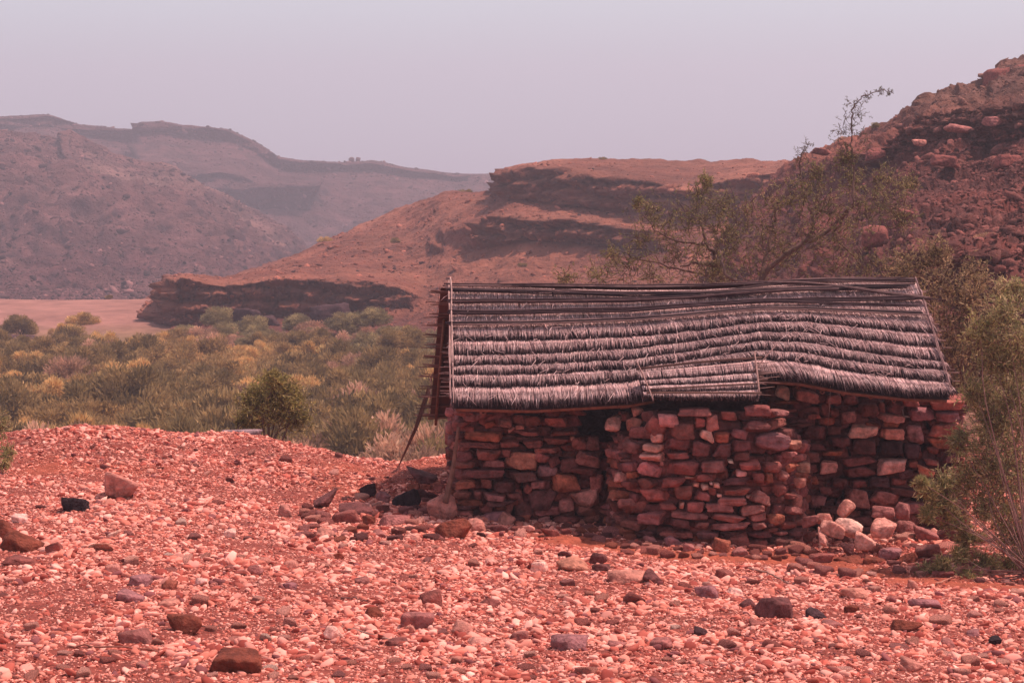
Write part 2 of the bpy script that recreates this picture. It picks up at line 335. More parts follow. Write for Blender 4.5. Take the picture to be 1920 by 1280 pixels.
# ---------------------------------------------------------------- far terrain
def terrain(name, pxs, prof_, sub, cstep, m, amp, freq, base, cliff, sand, strata=0., kind='structure', extra=None, dist_amp=None, seed=0., thr=13., block=0, bamp=0, gully=0):
    """pxs columns; prof_ per column the same number of (py,Y) levels from foot to crest; falls away behind the crest"""
    Pr = np.array(prof_, float); nl = Pr.shape[1]
    for c_ in Pr:
        for k in range(nl - 1):
            if (c_[k, 0] - c_[k + 1, 0]) / (c_[k + 1, 1] - c_[k, 1]) > thr: c_[k + 1, 1] = c_[k, 1] + .07 * (c_[k + 1, 1] - c_[k, 1])
    pf = np.arange(pxs[0], pxs[-1] + .1, cstep)
    PY = np.stack([np.interp(pf, pxs, Pr[:, k, 0]) for k in range(nl)], 1); YD = np.stack([np.interp(pf, pxs, Pr[:, k, 1]) for k in range(nl)], 1)
    vv = np.concatenate([np.linspace(k, k + 1, sub, endpoint=False) for k in range(nl - 1)] + [[nl - 1]])
    py = np.stack([np.interp(vv, np.arange(nl), PY[i]) for i in range(len(pf))]); yd = np.stack([np.interp(vv, np.arange(nl), YD[i]) for i in range(len(pf))])
    k = 5
    py[:, k:-k] = (py[:, k - 2:-k - 2] + py[:, k - 1:-k - 1] + py[:, k:-k] + py[:, k + 1:-k + 1] + py[:, k + 2:-k + 2]) / 5
    P = AT(pf[:, None], py, yd)
    bk = [P]
    for (dy, dz) in ((.06, -.002), (.12, -.02), (.3, -.12)):
        q = P[:, -1:].copy(); s = q[..., 1].copy(); q[..., 0] *= (1 + dy); q[..., 1] = s * (1 + dy); q[..., 2] += dz * s; bk.append(q)
    P = np.concatenate(bk, 1)
    du = np.gradient(P, axis=0); dv = np.gradient(P, axis=1); nn = np.cross(du, dv); nn /= np.linalg.norm(nn, axis=-1, keepdims=True) + 1e-9
    steep = np.clip(1.15 - np.abs(nn[..., 2]) * 1.5, 0, 1)
    q = P * freq + seed
    d = amp * (.8 * fbm(q, 5, .5) + .5 * fbm(q * [2.2, 2.2, 2.6] + 31, 5, .58, True) - .1)
    d = d - d.mean()
    if gully: d = d + gully * fbm(np.stack([P[..., 0] * freq * 2.2 + P[..., 2] * freq * 1.5, P[..., 1] * freq * .25, P[..., 2] * freq * .5], -1), 4, .55, True) * (1 - np.clip(steep, 0, 1) * .5) * np.clip(steep * 4 - .1, .06, 1)
    if dist_amp is not None: d = d * dist_amp(P, steep)
    if block:
        bq = P * block * [1, 1, 1.9]; bq = bq + .5 * np.stack([perlin(bq * .7), perlin(bq * .7 + 9), perlin(bq * .7 + 19)], -1)
        bi = np.floor(bq).astype(int) & 255; hsh = _P[_P[_P[bi[..., 0]] + bi[..., 1]] + bi[..., 2]] / 255.0
        bj = np.floor(bq * 2.3 + 5).astype(int) & 255; hs2 = _P[_P[_P[bj[..., 0]] + bj[..., 1]] + bj[..., 2]] / 255.0
        msk = np.clip(steep * 2 - .2 + .9 * fbm(q * 1.3 + 60, 4), 0, 1); d = d + (hsh - .5 + .5 * (hs2 - .5)) * msk * bamp
    st = 0
    if strata:
        zz = P[..., 2] * freq * 9 + 1.2 * perlin(q * .8); st = (np.abs((zz % 1) - .5) * 2 - .5) * strata * np.clip(steep * 2.2 - .05, 0.08, 1) * (1 + .8 * fbm(q * 3, 2))
    P2 = P + nn * (d + st)[..., None] * np.clip((P[..., 1:2] - 0) * 1e9, 0, 1)
    du = np.gradient(P2, axis=0); dv = np.gradient(P2, axis=1); n3 = np.cross(du, dv); n3 /= np.linalg.norm(n3, axis=-1, keepdims=True) + 1e-9
    stp = np.clip((.80 - np.abs(n3[..., 2])) * 3.2 + .5 * fbm(q * 1.7 + 5, 4), 0, 1)[..., None]
    mixn = np.clip(.5 + 1.1 * fbm(q * .9 + 77, 5), 0, 1)[..., None]
    lay = (.5 + .5 * np.sin(P2[..., 2] * freq * 40 + 3 * perlin(q)))[..., None]
    C = np.array(base) * (1 - mixn) + np.array(sand) * mixn
    lay2 = np.clip(.5 + 1.6 * fbm(np.stack([P2[..., 0] * freq * .6, P2[..., 1] * freq * .3, P2[..., 2] * freq * 22], -1), 3), 0, 1)[..., None]
    C = C * (1 - stp) + np.array(cliff) * (.65 + .4 * lay + .9 * lay2) * stp  # strata bands; the paler layers also paint lit ledge lines into the colour
    if extra is not None: C = extra(P2, C, pf, stp)
    a, b2 = P2.shape[:2]; idx = np.arange(a * b2).reshape(a, b2)
    Q = np.stack([idx[:-1, :-1], idx[1:, :-1], idx[1:, 1:], idx[:-1, 1:]], -1).reshape(-1, 4)
    o = link(name, mesh(name, P2.reshape(-1, 3), Q, C.reshape(-1, 3), True, [m]), kind=kind)
    return P2, n3

# wadi bed: one sheet out to the horizon
cW = np.arange(-3500, 5500, 45.); yW = np.concatenate([np.arange(56, 260, 2.), np.arange(260, 1260, 20.)])
CC, YY = np.meshgrid(cW, yW, indexing='ij'); XX = (CC - 960) / F * YY * 1.01; p = np.stack([XX, YY, XX * 0], -1)
bank = np.clip((YY - 150) / 14, 0, 1) * np.clip((420 - CC) / 120, 0, 1)
ZZ = CZ - 12.2 + .5 * fbm(p * .04, 4) + bank * 1.0 - np.interp(YY, [182, 300, 700, 2400], [0, 16, 55, 62])
V = np.stack([XX, YY, ZZ], -1).reshape(-1, 3); a, b_ = CC.shape; idx = np.arange(a * b_).reshape(a, b_)
Q = np.stack([idx[:-1, :-1], idx[1:, :-1], idx[1:, 1:], idx[:-1, 1:]], -1).reshape(-1, 4)
bc = (np.clip((YY - 150) / 8, 0, 1))[..., None]; bc = np.array([.20, .115, .06]) * (1 - bc) + np.array([.31, .145, .115]) * (1 + .5 * fbm(p * [.15, .5, 1], 4))[..., None] * bc
link('wadi_bed', mesh('wadi_bed', V, Q, bc.reshape(-1, 3), True, [M_bed]), kind='structure')

# the mesa
def lv(*a): return [(a[i], a[i + 1]) for i in range(0, len(a), 2)]
mesa_cols = [205, 250, 300, 326, 340, 420, 500, 560, 640, 700, 760, 800, 830, 930, 952, 985, 1060, 1120, 1200, 1300, 1400, 1500, 1620, 1900]
mesa_prof = [
 lv(640,150, 618,160, 606,163, 598,167, 594,170, 590,173, 588,176, 586,179, 584,182, 583,186, 582,190),
 lv(640,150, 618,160, 600,163, 590,167, 584,170, 582,173, 580,176, 578,179, 577,182, 576,186, 575,190),
 lv(640,148, 612,158, 585,160, 562,163, 560,167, 559,170, 558,174, 557,178, 556,182, 555,186, 554,190),
 lv(645,146, 608,156, 590,158, 526,160, 523,165, 522,170, 521,174, 520.5,178, 520,182, 519.5,186, 519,190),
 lv(645,146, 608,156, 590,158, 518,160, 517,164, 517,170, 516.5,174, 516,178, 516,182, 516,186, 516,190),
 lv(645,146, 610,155, 596,157, 534,160, 528,165, 526,171, 525,176, 524,180, 524,184, 523,188, 522,192),
 lv(645,146, 610,155, 596,157, 524,161, 517,167, 514,173, 511,179, 508,184, 505,189, 502,195, 500,201),
 lv(645,146, 608,154, 590,157, 517,162, 508,169, 502,175, 496,181, 491,187, 486,193, 481,199, 478,205),
 lv(645,144, 606,153, 588,156, 518,161, 504,169, 494,176, 484,184, 473,191, 461,198, 448,206, 437,213),
 lv(645,142, 600,151, 572,155, 526,160, 508,169, 490,177, 474,186, 458,194, 440,202, 424,210, 408,218),
 lv(640,140, 598,150, 578,153, 542,157, 514,166, 490,175, 468,184, 448,193, 425,201, 404,209, 383,218),
 lv(640,138, 592,149, 580,152, 562,155, 526,163, 486,172, 462,178, 440,186, 415,195, 392,204, 369,214),
 lv(640,136, 590,147, 578,150, 562,153, 526,161, 478,169, 432,175, 424,182, 405,190, 382,200, 361,211),
 lv(630,132, 590,142, 570,146, 550,150, 515,157, 462,165, 404,169, 398,176, 380,183, 372,192, 359,204),
 lv(630,130, 590,141, 570,145, 548,149, 512,156, 460,164, 402,168, 396,174, 374,180, 322,184, 314,195),
 lv(630,130, 590,140, 568,144, 545,148, 508,155, 455,163, 402,167, 395,172, 378,178, 312,182, 306,196),
 lv(630,128, 588,138, 566,142, 540,146, 505,153, 456,160, 408,164, 402,169, 388,174, 318,178, 301,198),
 lv(630,124, 586,134, 564,139, 536,143, 505,150, 462,157, 418,160, 412,165, 396,169, 330,173, 300,198),
 lv(630,120, 584,129, 562,134, 535,139, 505,146, 470,152, 430,156, 424,160, 402,164, 340,168, 300,197),
 lv(630,112, 584,121, 562,127, 535,132, 505,139, 475,145, 445,149, 438,153, 415,157, 352,162, 300,195),
 lv(630,106, 584,115, 560,121, 530,127, 500,134, 470,140, 440,145, 425,149, 400,153, 330,158, 300,190),
 lv(630,102, 584,111, 560,117, 530,123, 500,130, 465,136, 430,141, 410,146, 380,150, 318,155, 298,185),
 lv(630,100, 584,109, 560,115, 530,121, 495,128, 455,134, 415,139, 390,144, 350,148, 305,153, 290,180),
 lv(630,100, 584,109, 560,115, 530,121, 490,128, 450,134, 410,139, 380,144, 340,148, 300,153, 288,180)]
def mesa_x(P, C, pf, stp):
    # the flat top and the lit slope are sandy, a few dark bands run through the scree
    n = fbm(P * [.05, .05, .9], 4)[..., None]
    foot = (np.clip((pf - 285) / 30, 0, 1) * np.clip((820 - pf) / 60, 0, 1))[:, None, None] * np.clip((CZ - 10.4 + 1.2 * n - P[..., 2:3]) / .5, 0, 1)
    C = C * (1 - foot) + np.array([.14, .048, .036]) * (1 + .5 * n) * foot
    return C * (1 + .5 * n)
MP, MN = terrain('mesa', mesa_cols, mesa_prof, 16, 2.5, M_terr, 1.9, .10, (.19, .060, .040), (.135, .043, .031), (.36, .135, .085), strata=.9, extra=mesa_x, block=.8, bamp=1.1, gully=1.0, thr=8.5,
                 dist_amp=lambda P, s: .42 + .8 * s)
# right hill
rh_cols = [1330, 1400, 1480, 1560, 1650, 1720, 1740, 1800, 1850, 1870, 1920, 2100, 2500, 3200]
rh_prof = [
 lv(640,66, 620,74, 605,80, 590,88, 580,94, 570,98, 565,102, 562,106, 560,112),
 lv(620,64, 580,72, 540,79, 500,86, 470,92, 440,98, 410,102, 390,106, 380,115),
 lv(620,60, 570,68, 520,76, 465,84, 415,92, 375,98, 340,102, 325,107, 314,116),
 lv(625,53, 565,60, 505,67, 450,76, 395,84, 350,91, 320,94, 295,101, 281,111),
 lv(630,49, 565,55, 495,62, 430,71, 370,80, 315,87, 275,89, 255,97, 240,106),
 lv(630,47, 565,53, 485,59, 410,68, 340,78, 282,85, 232,87, 212,94, 205,102),
 lv(630,46, 565,52, 482,59, 405,67, 335,77, 278,84, 216,86, 196,93, 186,101),
 lv(635,45, 565,51, 480,57, 402,65, 335,75, 272,82, 208,84, 188,91, 178,99),
 lv(640,44, 565,50, 480,56, 402,64, 335,73, 272,81, 205,83, 175,90, 160,98),
 lv(640,44, 565,50, 480,56, 402,63, 335,72, 270,80, 202,82, 160,89, 135,98),
 lv(650,43, 565,48, 480,54, 402,61, 333,70, 265,78, 195,80, 140,88, 108,97),
 lv(660,41, 560,46, 470,52, 390,58, 315,66, 240,74, 160,76, 100,84, 60,95),
 lv(660,40, 550,44, 450,50, 360,56, 280,64, 200,72, 120,74, 60,82, 20,95),
 lv(660,40, 540,44, 430,50, 330,56, 240,64, 160,72, 80,74, 20,82, -20,95)]
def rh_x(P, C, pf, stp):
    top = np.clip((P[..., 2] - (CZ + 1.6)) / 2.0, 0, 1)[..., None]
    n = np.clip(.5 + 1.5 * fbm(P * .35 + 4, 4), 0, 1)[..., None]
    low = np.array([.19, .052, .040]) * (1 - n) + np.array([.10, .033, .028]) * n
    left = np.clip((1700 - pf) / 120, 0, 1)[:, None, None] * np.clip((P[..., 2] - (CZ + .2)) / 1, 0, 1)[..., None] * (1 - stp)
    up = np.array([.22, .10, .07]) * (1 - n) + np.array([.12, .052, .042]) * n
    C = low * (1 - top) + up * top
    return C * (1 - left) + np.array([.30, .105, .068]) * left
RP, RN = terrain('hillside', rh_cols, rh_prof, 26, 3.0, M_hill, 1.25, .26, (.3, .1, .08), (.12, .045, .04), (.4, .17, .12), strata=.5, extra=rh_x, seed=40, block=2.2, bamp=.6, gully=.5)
# near left mountain
nm_cols = [-900, -400, -150, 0, 60, 115, 128, 190, 265, 330, 400, 450, 520, 570, 620, 700]
nm_s = [330, 262, 250, 243, 252, 262, 246, 268, 296, 312, 348, 385, 418, 468, 515, 560]
nm_prof = []
for i, s in enumerate(nm_s):
    f_ = [0, .1, .22, .36, .52, .68, .84, .93, 1]
    b0 = 585
    nm_prof.append([(b0 + (s - b0) * t, 300 + 190 * (t ** 1.15)) for t in f_])
def nm_x(P, C, pf, stp):
    n = fbm(P * .012 + 8, 5); w = np.clip((n - .12) * 5, 0, 1)[..., None] * (1 - .6 * stp)
    return C * (1 - w * .6) + np.array([.46, .25, .21]) * w * .6
NMP, NMN = terrain('mountain', nm_cols, nm_prof, 34, 3.0, M_far, 12, .018, (.15, .055, .057), (.055, .024, .030), (.25, .11, .10), strata=2.0, block=.09, bamp=4, gully=14, extra=nm_x, seed=11,
        dist_amp=lambda P, s: np.clip(1.1 - np.clip((P[..., 1] - 430) / 60, 0, 1) * .72, .3, 1) * np.clip((P[..., 1] - 292) / 55, .12, 1))
# far ridge
fm_cols = [-1500, -600, -200, 0, 90, 150, 225, 256, 263, 300, 345, 360, 430, 490, 520, 560, 650, 700, 760, 860, 955, 1060, 1200, 2000]
fm_s = [215, 225, 222, 219, 215, 233, 241, 243, 229, 226, 236, 236, 246, 272, 296, 303, 307, 304, 314, 323, 323, 326, 330, 335]
fm_prof = []
for i, s in enumerate(fm_s):
    q = fm_cols[i]; c0 = np.interp(q, [500, 1000], [22, 12])
    fm_prof.append([(600, 500), (560, 520), (500, 550), (440, 590), (395, 620), ((s + 395) / 2 + 8, 645), (s + c0 + 14, 665), (s + c0, 676), (s + 4, 682), (s, 695)])
FRP, FRN = terrain('far_ridge', fm_cols, fm_prof, 22, 4.0, M_far, 9, .011, (.12, .045, .050), (.045, .020, .026), (.20, .09, .085), strata=6.0, block=.05, bamp=5, gully=9, seed=5, thr=1.5,
        dist_amp=lambda P, s: np.clip(1 - np.clip((P[..., 1] - 625) / 60, 0, 1) * .8, .15, 1))

# two ruined watch towers far off on the ridge
for k, (px, w) in enumerate(((659, 10), (671, 9))):
    P0 = A(px, 305.5, 694); bg = Bag(); s = mpp(694)
    for lvl, (zz, ww, hh) in enumerate(((.2, w * .56 * s, 1.2), (.7, w * .42 * s, .7))):
        V_, T_ = rock(2, .97, .03, 30); bg.add(V_ * [ww, ww, hh] + [0, 0, zz - lvl * 1.8 + .6], T_, (.11, .05, .05))
    link('ruined_tower', bg.get('tower', M_rock), label=['squat dark ruined tower on the far ridge, left one of the two', 'squat dark ruined tower on the far ridge, right one of the two'][k],
         category='ruin', group='ruined towers on the far ridge').location = P0

# ---------------------------------------------------------------- rubble on the slopes
def on_surface(Pg, n, rng, w=None):
    a, b = Pg.shape[:2]
    i = rng.integers(0, a - 1, n); j = rng.integers(0, b - 6, n); u = rng.uniform(0, 1, n)[:, None]; v = rng.uniform(0, 1, n)[:, None]
    return (Pg[i, j] * (1 - u) + Pg[i + 1, j] * u) * (1 - v) + (Pg[i, j + 1] * (1 - u) + Pg[i + 1, j + 1] * u) * v, i, j
g = Bag(); P, i, j = on_surface(RP, 70000, R)
vis = (P[:, 0] / P[:, 1] < .33) & ((P[:, 2] < CZ + 2.6) | (R.uniform(0, 1, len(P)) < .35))
P = P[vis]; i = i[vis]; j = j[vis]; n = len(P)
r = np.minimum(.045 * R.uniform(.01, 1, n) ** (-.42), .30) * np.where(P[:, 0] / P[:, 1] < .19, .4, 1)
top = np.clip((P[:, 2] - (CZ + 1.6)) / 2, 0, 1)[:, None]
rc = (np.array([.18, .062, .050]) * (1 - top) + np.array([.21, .10, .075]) * top) * (1 + R.normal(0, .28, (n, 1)))
scatter(g, P, r, R.uniform(.4, .9, n), np.clip(rc, .02, .7), 1, 8)
link('rubble', g.get('rubble', M_rock), kind='stuff', label='dark red rubble and broken blocks strewn over the hillside behind the hut', category='rubble')
g = Bag(); P, i, j = on_surface(MP, 12000, R); n = len(P)
fl = np.clip(np.abs(MN[i, j, 2]) - .45, 0, 1) > .1; P = P[fl]; n = len(P)
r = np.minimum(.05 * R.uniform(.01, 1, n) ** (-.47), .75)
scatter(g, P, r, R.uniform(.4, .8, n), np.clip(np.array([.28, .095, .062]) * (1 + R.normal(0, .35, (n, 1))), .03, .6), 1, 6)
link('scree', g.get('scree', M_rock), kind='stuff', label='scattered scree stones on the sandy mesa slope', category='scree')

for (nm_, Pg, n_, r0, lim, lab_, cc_) in (('talus', NMP, 30000, .14, 1.15, 'rocks and dry scrub dotting the hazy near mountain on the left', (.10, .045, .042)), ('ridge_rocks', FRP, 24000, .2, 1.2, 'rocks dotting the far hazy ridge', (.09, .042, .042))):
    g = Bag(); P, i, j = on_surface(Pg, n_, R); P = P[np.abs(P[:, 0] / P[:, 1]) < .35]; n = len(P)
    tone_ = np.where(R.uniform(0, 1, (n, 1)) < .35, 2.2, .8)
    scatter(g, P, np.minimum(r0 * R.uniform(.01, 1, n) ** (-.42), lim), R.uniform(.4, .9, n), np.clip(np.array(cc_) * tone_ * (1 + R.normal(0, .3, (n, 1))), .01, .5), 1, 6)
    link(nm_, g.get(nm_, M_rock), kind='stuff', label=lab_, category='rocks')

# ---------------------------------------------------------------- individual stones
TPL = {}
def rock_me(key, tone):
    if (key, tone) not in TPL:
        rng = np.random.default_rng(100 + key); V_, T_ = rock(3, [.1, .4, .7, .9, .2, .55, .8, .3][key % 8], .10, 13, rng)
        TPL[(key, tone)] = mesh('stone', V_, T_, np.clip(jcol(PAL[tone], .06) * np.array([1.25, 1.18, 1.18]), 0, .9), True, [M_rock])
    return TPL[(key, tone)]
TN = dict(b='brown', o='orange-brown', d='dark brown', D='blackish brown', m='pinkish brown', M='mauve', P='pale pink', l='light pinkish', L='light orange', r='red-brown', k='near-black', u='rusty red', w='whitish')
def place(px, py, w, h, tone, label=None, boxy=None, rot=0., group=None, name='stone', Y=None, cat='stone', sink=.12, lvl=4, dep=.85, nois=.11, key=None):
    if Y is None:
        g_ = hit(px, py + h * .38); Y = g_[1] + w * mpp(g_[1]) * .22
    s = mpp(Y); c = A(px, py, Y)
    if sink: c = c - [0, 0, .07 * h * s]
    if key is None:
        V_, T_ = rock(lvl, boxy if boxy is not None else R.uniform(.1, .8), nois, 12)
        V_ = (V_ * np.array([w * s / 2, w * s / 2 * dep, h * s / 2])) @ rotm(R.normal() * .08, math.radians(rot), 0).T
        me = mesh(name, V_, T_, jcol(PAL[tone], .06), True, [M_rock]); o = link(name, me)
    else:
        o = link(name, rock_me(key, tone)); o.scale = (w * s / 2, w * s / 2 * dep, h * s / 2)
        o.rotation_euler = (R.normal() * .12, math.radians(rot) + R.normal() * .1, R.uniform(-.5, .5))
    o.location = c
    o['label'] = label; o['category'] = cat
    if group: o['group'] = group
    return o
taken = []
heroes = [
 (225,910,78,66,'l','large pitted pale boulder standing at the foot of the gravel berm',.3,0,'boulder'),
 (142,946,52,34,'k','near-black angular block on the gravel left of the pale boulder',.85,5,'boulder'),
 (38,1018,78,46,'u','large dark red rock tilted down at the left edge of the slope',.3,25,'boulder'),
 (6,996,50,54,'u','dark red rock cut by the frame behind the tilted dark red rock',.3,0,'boulder'),
 (102,1028,36,32,'b','rounded brown stone right of the tilted dark red rock',.2,0,'stone'),
 (40,1051,62,20,'b','flat brown slab in front of the tilted dark red rock',.7,6,'stone'),
 (186,1024,62,24,'L','pale tan flattish stone below a whitish one on the left slope',.5,-4,'stone'),
 (206,1003,40,22,'w','whitish stone behind the pale tan flattish stone',.3,0,'stone'),
 (38,972,32,24,'w','small whitish stone behind the dark red rocks at the left',.3,0,'stone'),
 (345,1167,74,52,'u','jagged rusty red rock lying tilted on the foreground gravel',.35,18,'boulder'),
 (253,1192,68,38,'m','smooth domed pinkish stone left of the jagged rusty rock',.1,6,'stone'),
 (444,1240,104,52,'u','brick-shaped dark maroon block at the bottom of the picture',.97,3,'boulder'),
 (318,1131,52,24,'l','smooth flat pinkish stone just behind the jagged rusty rock',.2,5,'stone'),
 (245,1119,54,28,'M','flat mauve stone leaning towards the smooth pinkish stone',.4,10,'stone'),
 (262,1086,46,32,'M','knobbly mauve rock at the back of the small stone cluster',.3,0,'stone'),
 (322,1096,36,24,'o','lumpy orange-brown stone right of the knobbly mauve rock',.3,0,'stone'),
 (378,1089,32,24,'w','rounded whitish stone at the right end of the stone cluster',.2,0,'stone'),
 (430,1000,28,24,'w','small whitish pointed stone in the middle of the left slope',.4,0,'stone'),
 (212,1066,30,22,'l','light faceted stone behind the knobbly mauve rock',.7,0,'stone'),
 (316,1070,36,16,'b','flat brown stone on the left slope behind the lumpy one',.4,0,'stone'),
 (478,1068,36,26,'m','pitted brown stone beside a pale one in mid slope',.2,0,'stone'),
 (494,1050,36,24,'l','pale rounded stone touching the pitted brown stone',.2,0,'stone'),
 (438,1063,44,16,'b','long flat brown stone left of the pitted brown stone',.3,5,'stone'),
 (545,1060,32,24,'l','light brown faceted stone between slope and hut ruin',.7,0,'stone'),
 (612,996,42,30,'l','peaked pinkish stone in front of the dark rubble heap',.5,8,'stone'),
 (534,957,36,32,'l','upright light brown stone at the left end of the dark rubble heap',.6,0,'stone'),
 (544,1098,30,18,'M','small smooth mauve stone on the open gravel',.1,-8,'stone'),
 (638,1042,24,18,'o','small orange-brown stone below the peaked stone',.3,0,'stone'),
 (680,1088,32,22,'m','round brownish stone in the middle of the foreground',.2,0,'stone'),
 (784,1163,66,42,'m','wide faceted brown rock in the middle foreground',.75,0,'boulder'),
 (700,1148,38,28,'u','knobbly rusty rock left of the wide faceted brown rock',.3,0,'stone'),
 (770,1180,26,22,'l','light rounded stone in front of the wide faceted brown rock',.2,0,'stone'),
 (808,1122,48,38,'b','craggy brown rock behind the wide faceted brown rock',.4,-20,'stone'),
 (622,1184,46,36,'w','whitish lumpy stone beside a thin dry stick',.2,10,'stone'),
 (920,1128,46,24,'b','low jagged brown stone on the central gravel',.4,5,'stone'),
 (868,1180,42,36,'l','rounded light pink stone on the central gravel',.1,0,'stone'),
 (900,1202,60,24,'P','flat pale pink stone in the centre near the picture bottom',.2,0,'stone'),
 (975,1193,36,24,'m','faceted pinkish stone near the picture bottom centre',.8,-10,'stone'),
 (745,1204,50,22,'b','dark brown lump behind the left part of the bottom gravel',.4,8,'stone'),
 (1447,1136,46,44,'M','upright greyish pink block standing alone on the gravel',.75,10,'boulder'),
 (1075,1060,66,34,'L','smooth orange-pink rock near the bare earth strip',.2,5,'boulder'),
 (1122,1047,34,32,'d','dark brown stone leaning behind the smooth orange-pink rock',.4,20,'stone'),
 (1058,1039,28,18,'d','small dark stone left of the leaning dark brown stone',.3,0,'stone'),
 (1172,1080,78,42,'l','elongated pitted pink rock sloping down to the right',.15,14,'boulder'),
 (1222,1082,48,32,'d','dark brown slab against the right end of the elongated pitted rock',.5,25,'boulder'),
 (1128,1064,38,20,'d','dark stone between the orange-pink and the elongated pitted rock',.4,5,'stone'),
 (1012,1062,36,28,'w','whitish pointed stone left of the smooth orange-pink rock',.5,0,'stone'),
 (920,1052,32,16,'P','pale low stone in the gravel before the hut',.2,5,'stone'),
 (1460,1140,82,54,'d','big dark brown boulder on the right foreground slope',.6,8,'boulder'),
 (1522,1150,62,30,'D','blackish pitted rock touching the big dark brown boulder',.3,14,'boulder'),
 (1404,1132,38,26,'d','round dark stone left of the big dark brown boulder',.2,0,'stone'),
 (1690,1172,76,34,'u','craggy rusty rock with dark right flank on the right slope',.3,12,'boulder'),
 (1596,1140,38,26,'u','dark red pointed stone between the dark boulder and the rusty rock',.5,0,'stone'),
 (1866,1201,30,26,'k','near-black round stone at the lower right',.1,20,'stone'),
 (1317,1184,38,26,'D','blackish stone on the gravel below the mauve rock',.3,5,'stone'),
 (1330,1110,56,34,'M','purplish rounded rock in front of the bare earth strip',.2,5,'boulder'),
 (1066,1202,78,46,'M','large purplish rock near the bottom centre',.15,5,'boulder'),
 (1240,1205,52,28,'m','tilted brownish slab right of the large purplish rock',.6,-12,'stone'),
 (1155,1208,44,22,'m','flat lumpy stone between purplish rock and tilted slab',.3,0,'stone'),
 (1358,1076,38,24,'b','round brown stone at the edge of the bare earth',.3,0,'stone'),
 (1378,1108,38,20,'w','whitish flat stone between mauve rock and dark round stone',.4,0,'stone'),
 (1558,1170,46,20,'m','long flat brown stone below the blackish pitted rock',.3,4,'stone'),
 (1420,1170,34,18,'r','flat red-brown stone below the big dark brown boulder',.4,6,'stone'),
 (1712,1245,50,34,'l','pale knobbly rock at the lower right corner region',.2,10,'stone'),
 (1775,1205,34,24,'m','greyish faceted stone left of the near-black round stone',.6,0,'stone'),
 (1824,1187,30,18,'M','small mauve stone uphill of the near-black round stone',.4,0,'stone'),
 (1600,1110,60,30,'l','lumpy pale rock just below the bare earth strip',.2,5,'stone'),
 (1675,1122,36,18,'r','red-brown block at the lower edge of the bare earth',.6,0,'stone'),
 (1735,1130,62,24,'M','row of mauve lumps beneath the overhanging bush',.3,6,'stone'),
 (1710,1095,30,22,'l','light brown stone resting on the edge of the bare earth',.3,0,'stone'),
 # heap left of the hut
 (830,948,58,66,'l','big pale cracked boulder leaning at the hut left corner',.3,-15,'boulder'),
 (848,990,74,52,'u','rusty flaking rock in front of the pale corner boulder',.3,0,'boulder'),
 (890,984,44,40,'l','light rounded stone right of the rusty flaking rock',.2,0,'boulder'),
 (762,936,52,36,'k','near-black slab standing left of the pale corner boulder',.7,-18,'boulder'),
 (690,920,32,34,'D','blackish upright stone on the dark rubble heap',.4,0,'boulder'),
 (606,938,66,36,'d','dark brown jagged rock at the left of the rubble heap',.4,-25,'boulder'),
 (717,930,28,28,'M','mauve-grey slab leaning beside the blackish upright stone',.6,25,'stone'),
 (800,895,86,22,'d','thin dark slab bridging the small stones left of the hut',.7,12,'boulder'),
 (776,915,26,20,'o','orange-brown stone under the left end of the thin dark slab',.5,0,'stone'),
 (800,912,22,18,'o','orange-brown stone propping the middle of the thin dark slab',.5,0,'stone'),
 (822,914,20,16,'r','red-brown stone under the right end of the thin dark slab',.5,0,'stone'),
 (668,958,78,28,'d','long dark slab in the middle of the rubble heap',.6,4,'boulder'),
 (648,970,56,32,'b','brown angular block below the long dark slab',.6,-6,'stone'),
 (694,975,32,24,'u','rusty stone at the right of the brown angular block',.4,0,'stone'),
 (740,975,60,26,'m','wide pinkish stone at the foot of the rubble heap',.3,0,'stone'),
 (773,1005,34,18,'P','pale oblong stone in front of the rusty flaking rock',.3,0,'stone'),
 (710,1000,34,20,'m','small lumpy stone below the rusty stone of the heap',.2,0,'stone'),
 # foot of the walls
 (950,974,32,30,'l','tilted light block at the foot of the left wall',.75,30,'stone'),
 (925,968,52,26,'M','flat mauve stone against the foot of the left wall',.4,4,'stone'),
 (928,990,56,24,'d','dark stone below the flat mauve stone at the left wall',.4,0,'stone'),
 (1000,966,36,28,'m','rounded stone at the left wall before the pale bulging one',.2,-15,'stone'),
 (1010,984,24,20,'o','small orange-brown stone below the rounded wall-foot stone',.4,0,'stone'),
 (992,990,28,20,'P','small pale stone at the foot of the left wall',.4,0,'stone'),
 (1035,998,46,22,'b','crumbly brown stone near the dirt slope by the left wall',.3,0,'stone'),
 (1085,978,40,16,'L','pale orange clod on the dirt between the two front walls',.3,0,'stone'),
 (1216,1006,38,30,'m','round brownish stone at the left foot of the bulging middle wall',.2,0,'boulder'),
 (1256,1012,50,34,'M','smooth mauve boulder at the foot of the bulging middle wall',.2,-8,'boulder'),
 (1288,1003,28,22,'b','brown stone right of the smooth mauve boulder',.5,0,'stone'),
 (1291,1026,28,20,'m','little pinkish stone in front of the brown wall-foot stone',.3,20,'stone'),
 (1319,1008,48,34,'u','rusty boulder at the foot of the bulging middle wall',.5,0,'boulder'),
 (1352,1022,40,36,'o','tilted orange-brown flaky stone at the middle wall foot',.5,40,'stone'),
 (1384,1012,52,36,'b','round brown boulder at the middle wall foot, right of the flaky stone',.2,0,'boulder'),
 (1386,1034,38,22,'m','light stone in front of the round brown boulder',.4,8,'stone'),
 (1420,1003,46,28,'b','brown block under the middle wall beside the round boulder',.7,0,'stone'),
 (1448,1002,46,34,'m','pinkish block at the right foot of the bulging middle wall',.5,15,'boulder'),
 # collapsed pile at the right wall
 (1590,1052,60,30,'u','rusty lump in the front row of the fallen stone pile',.3,-10,'boulder'),
 (1640,1055,54,30,'u','flat red slab in the front row of the fallen stone pile',.5,20,'boulder'),
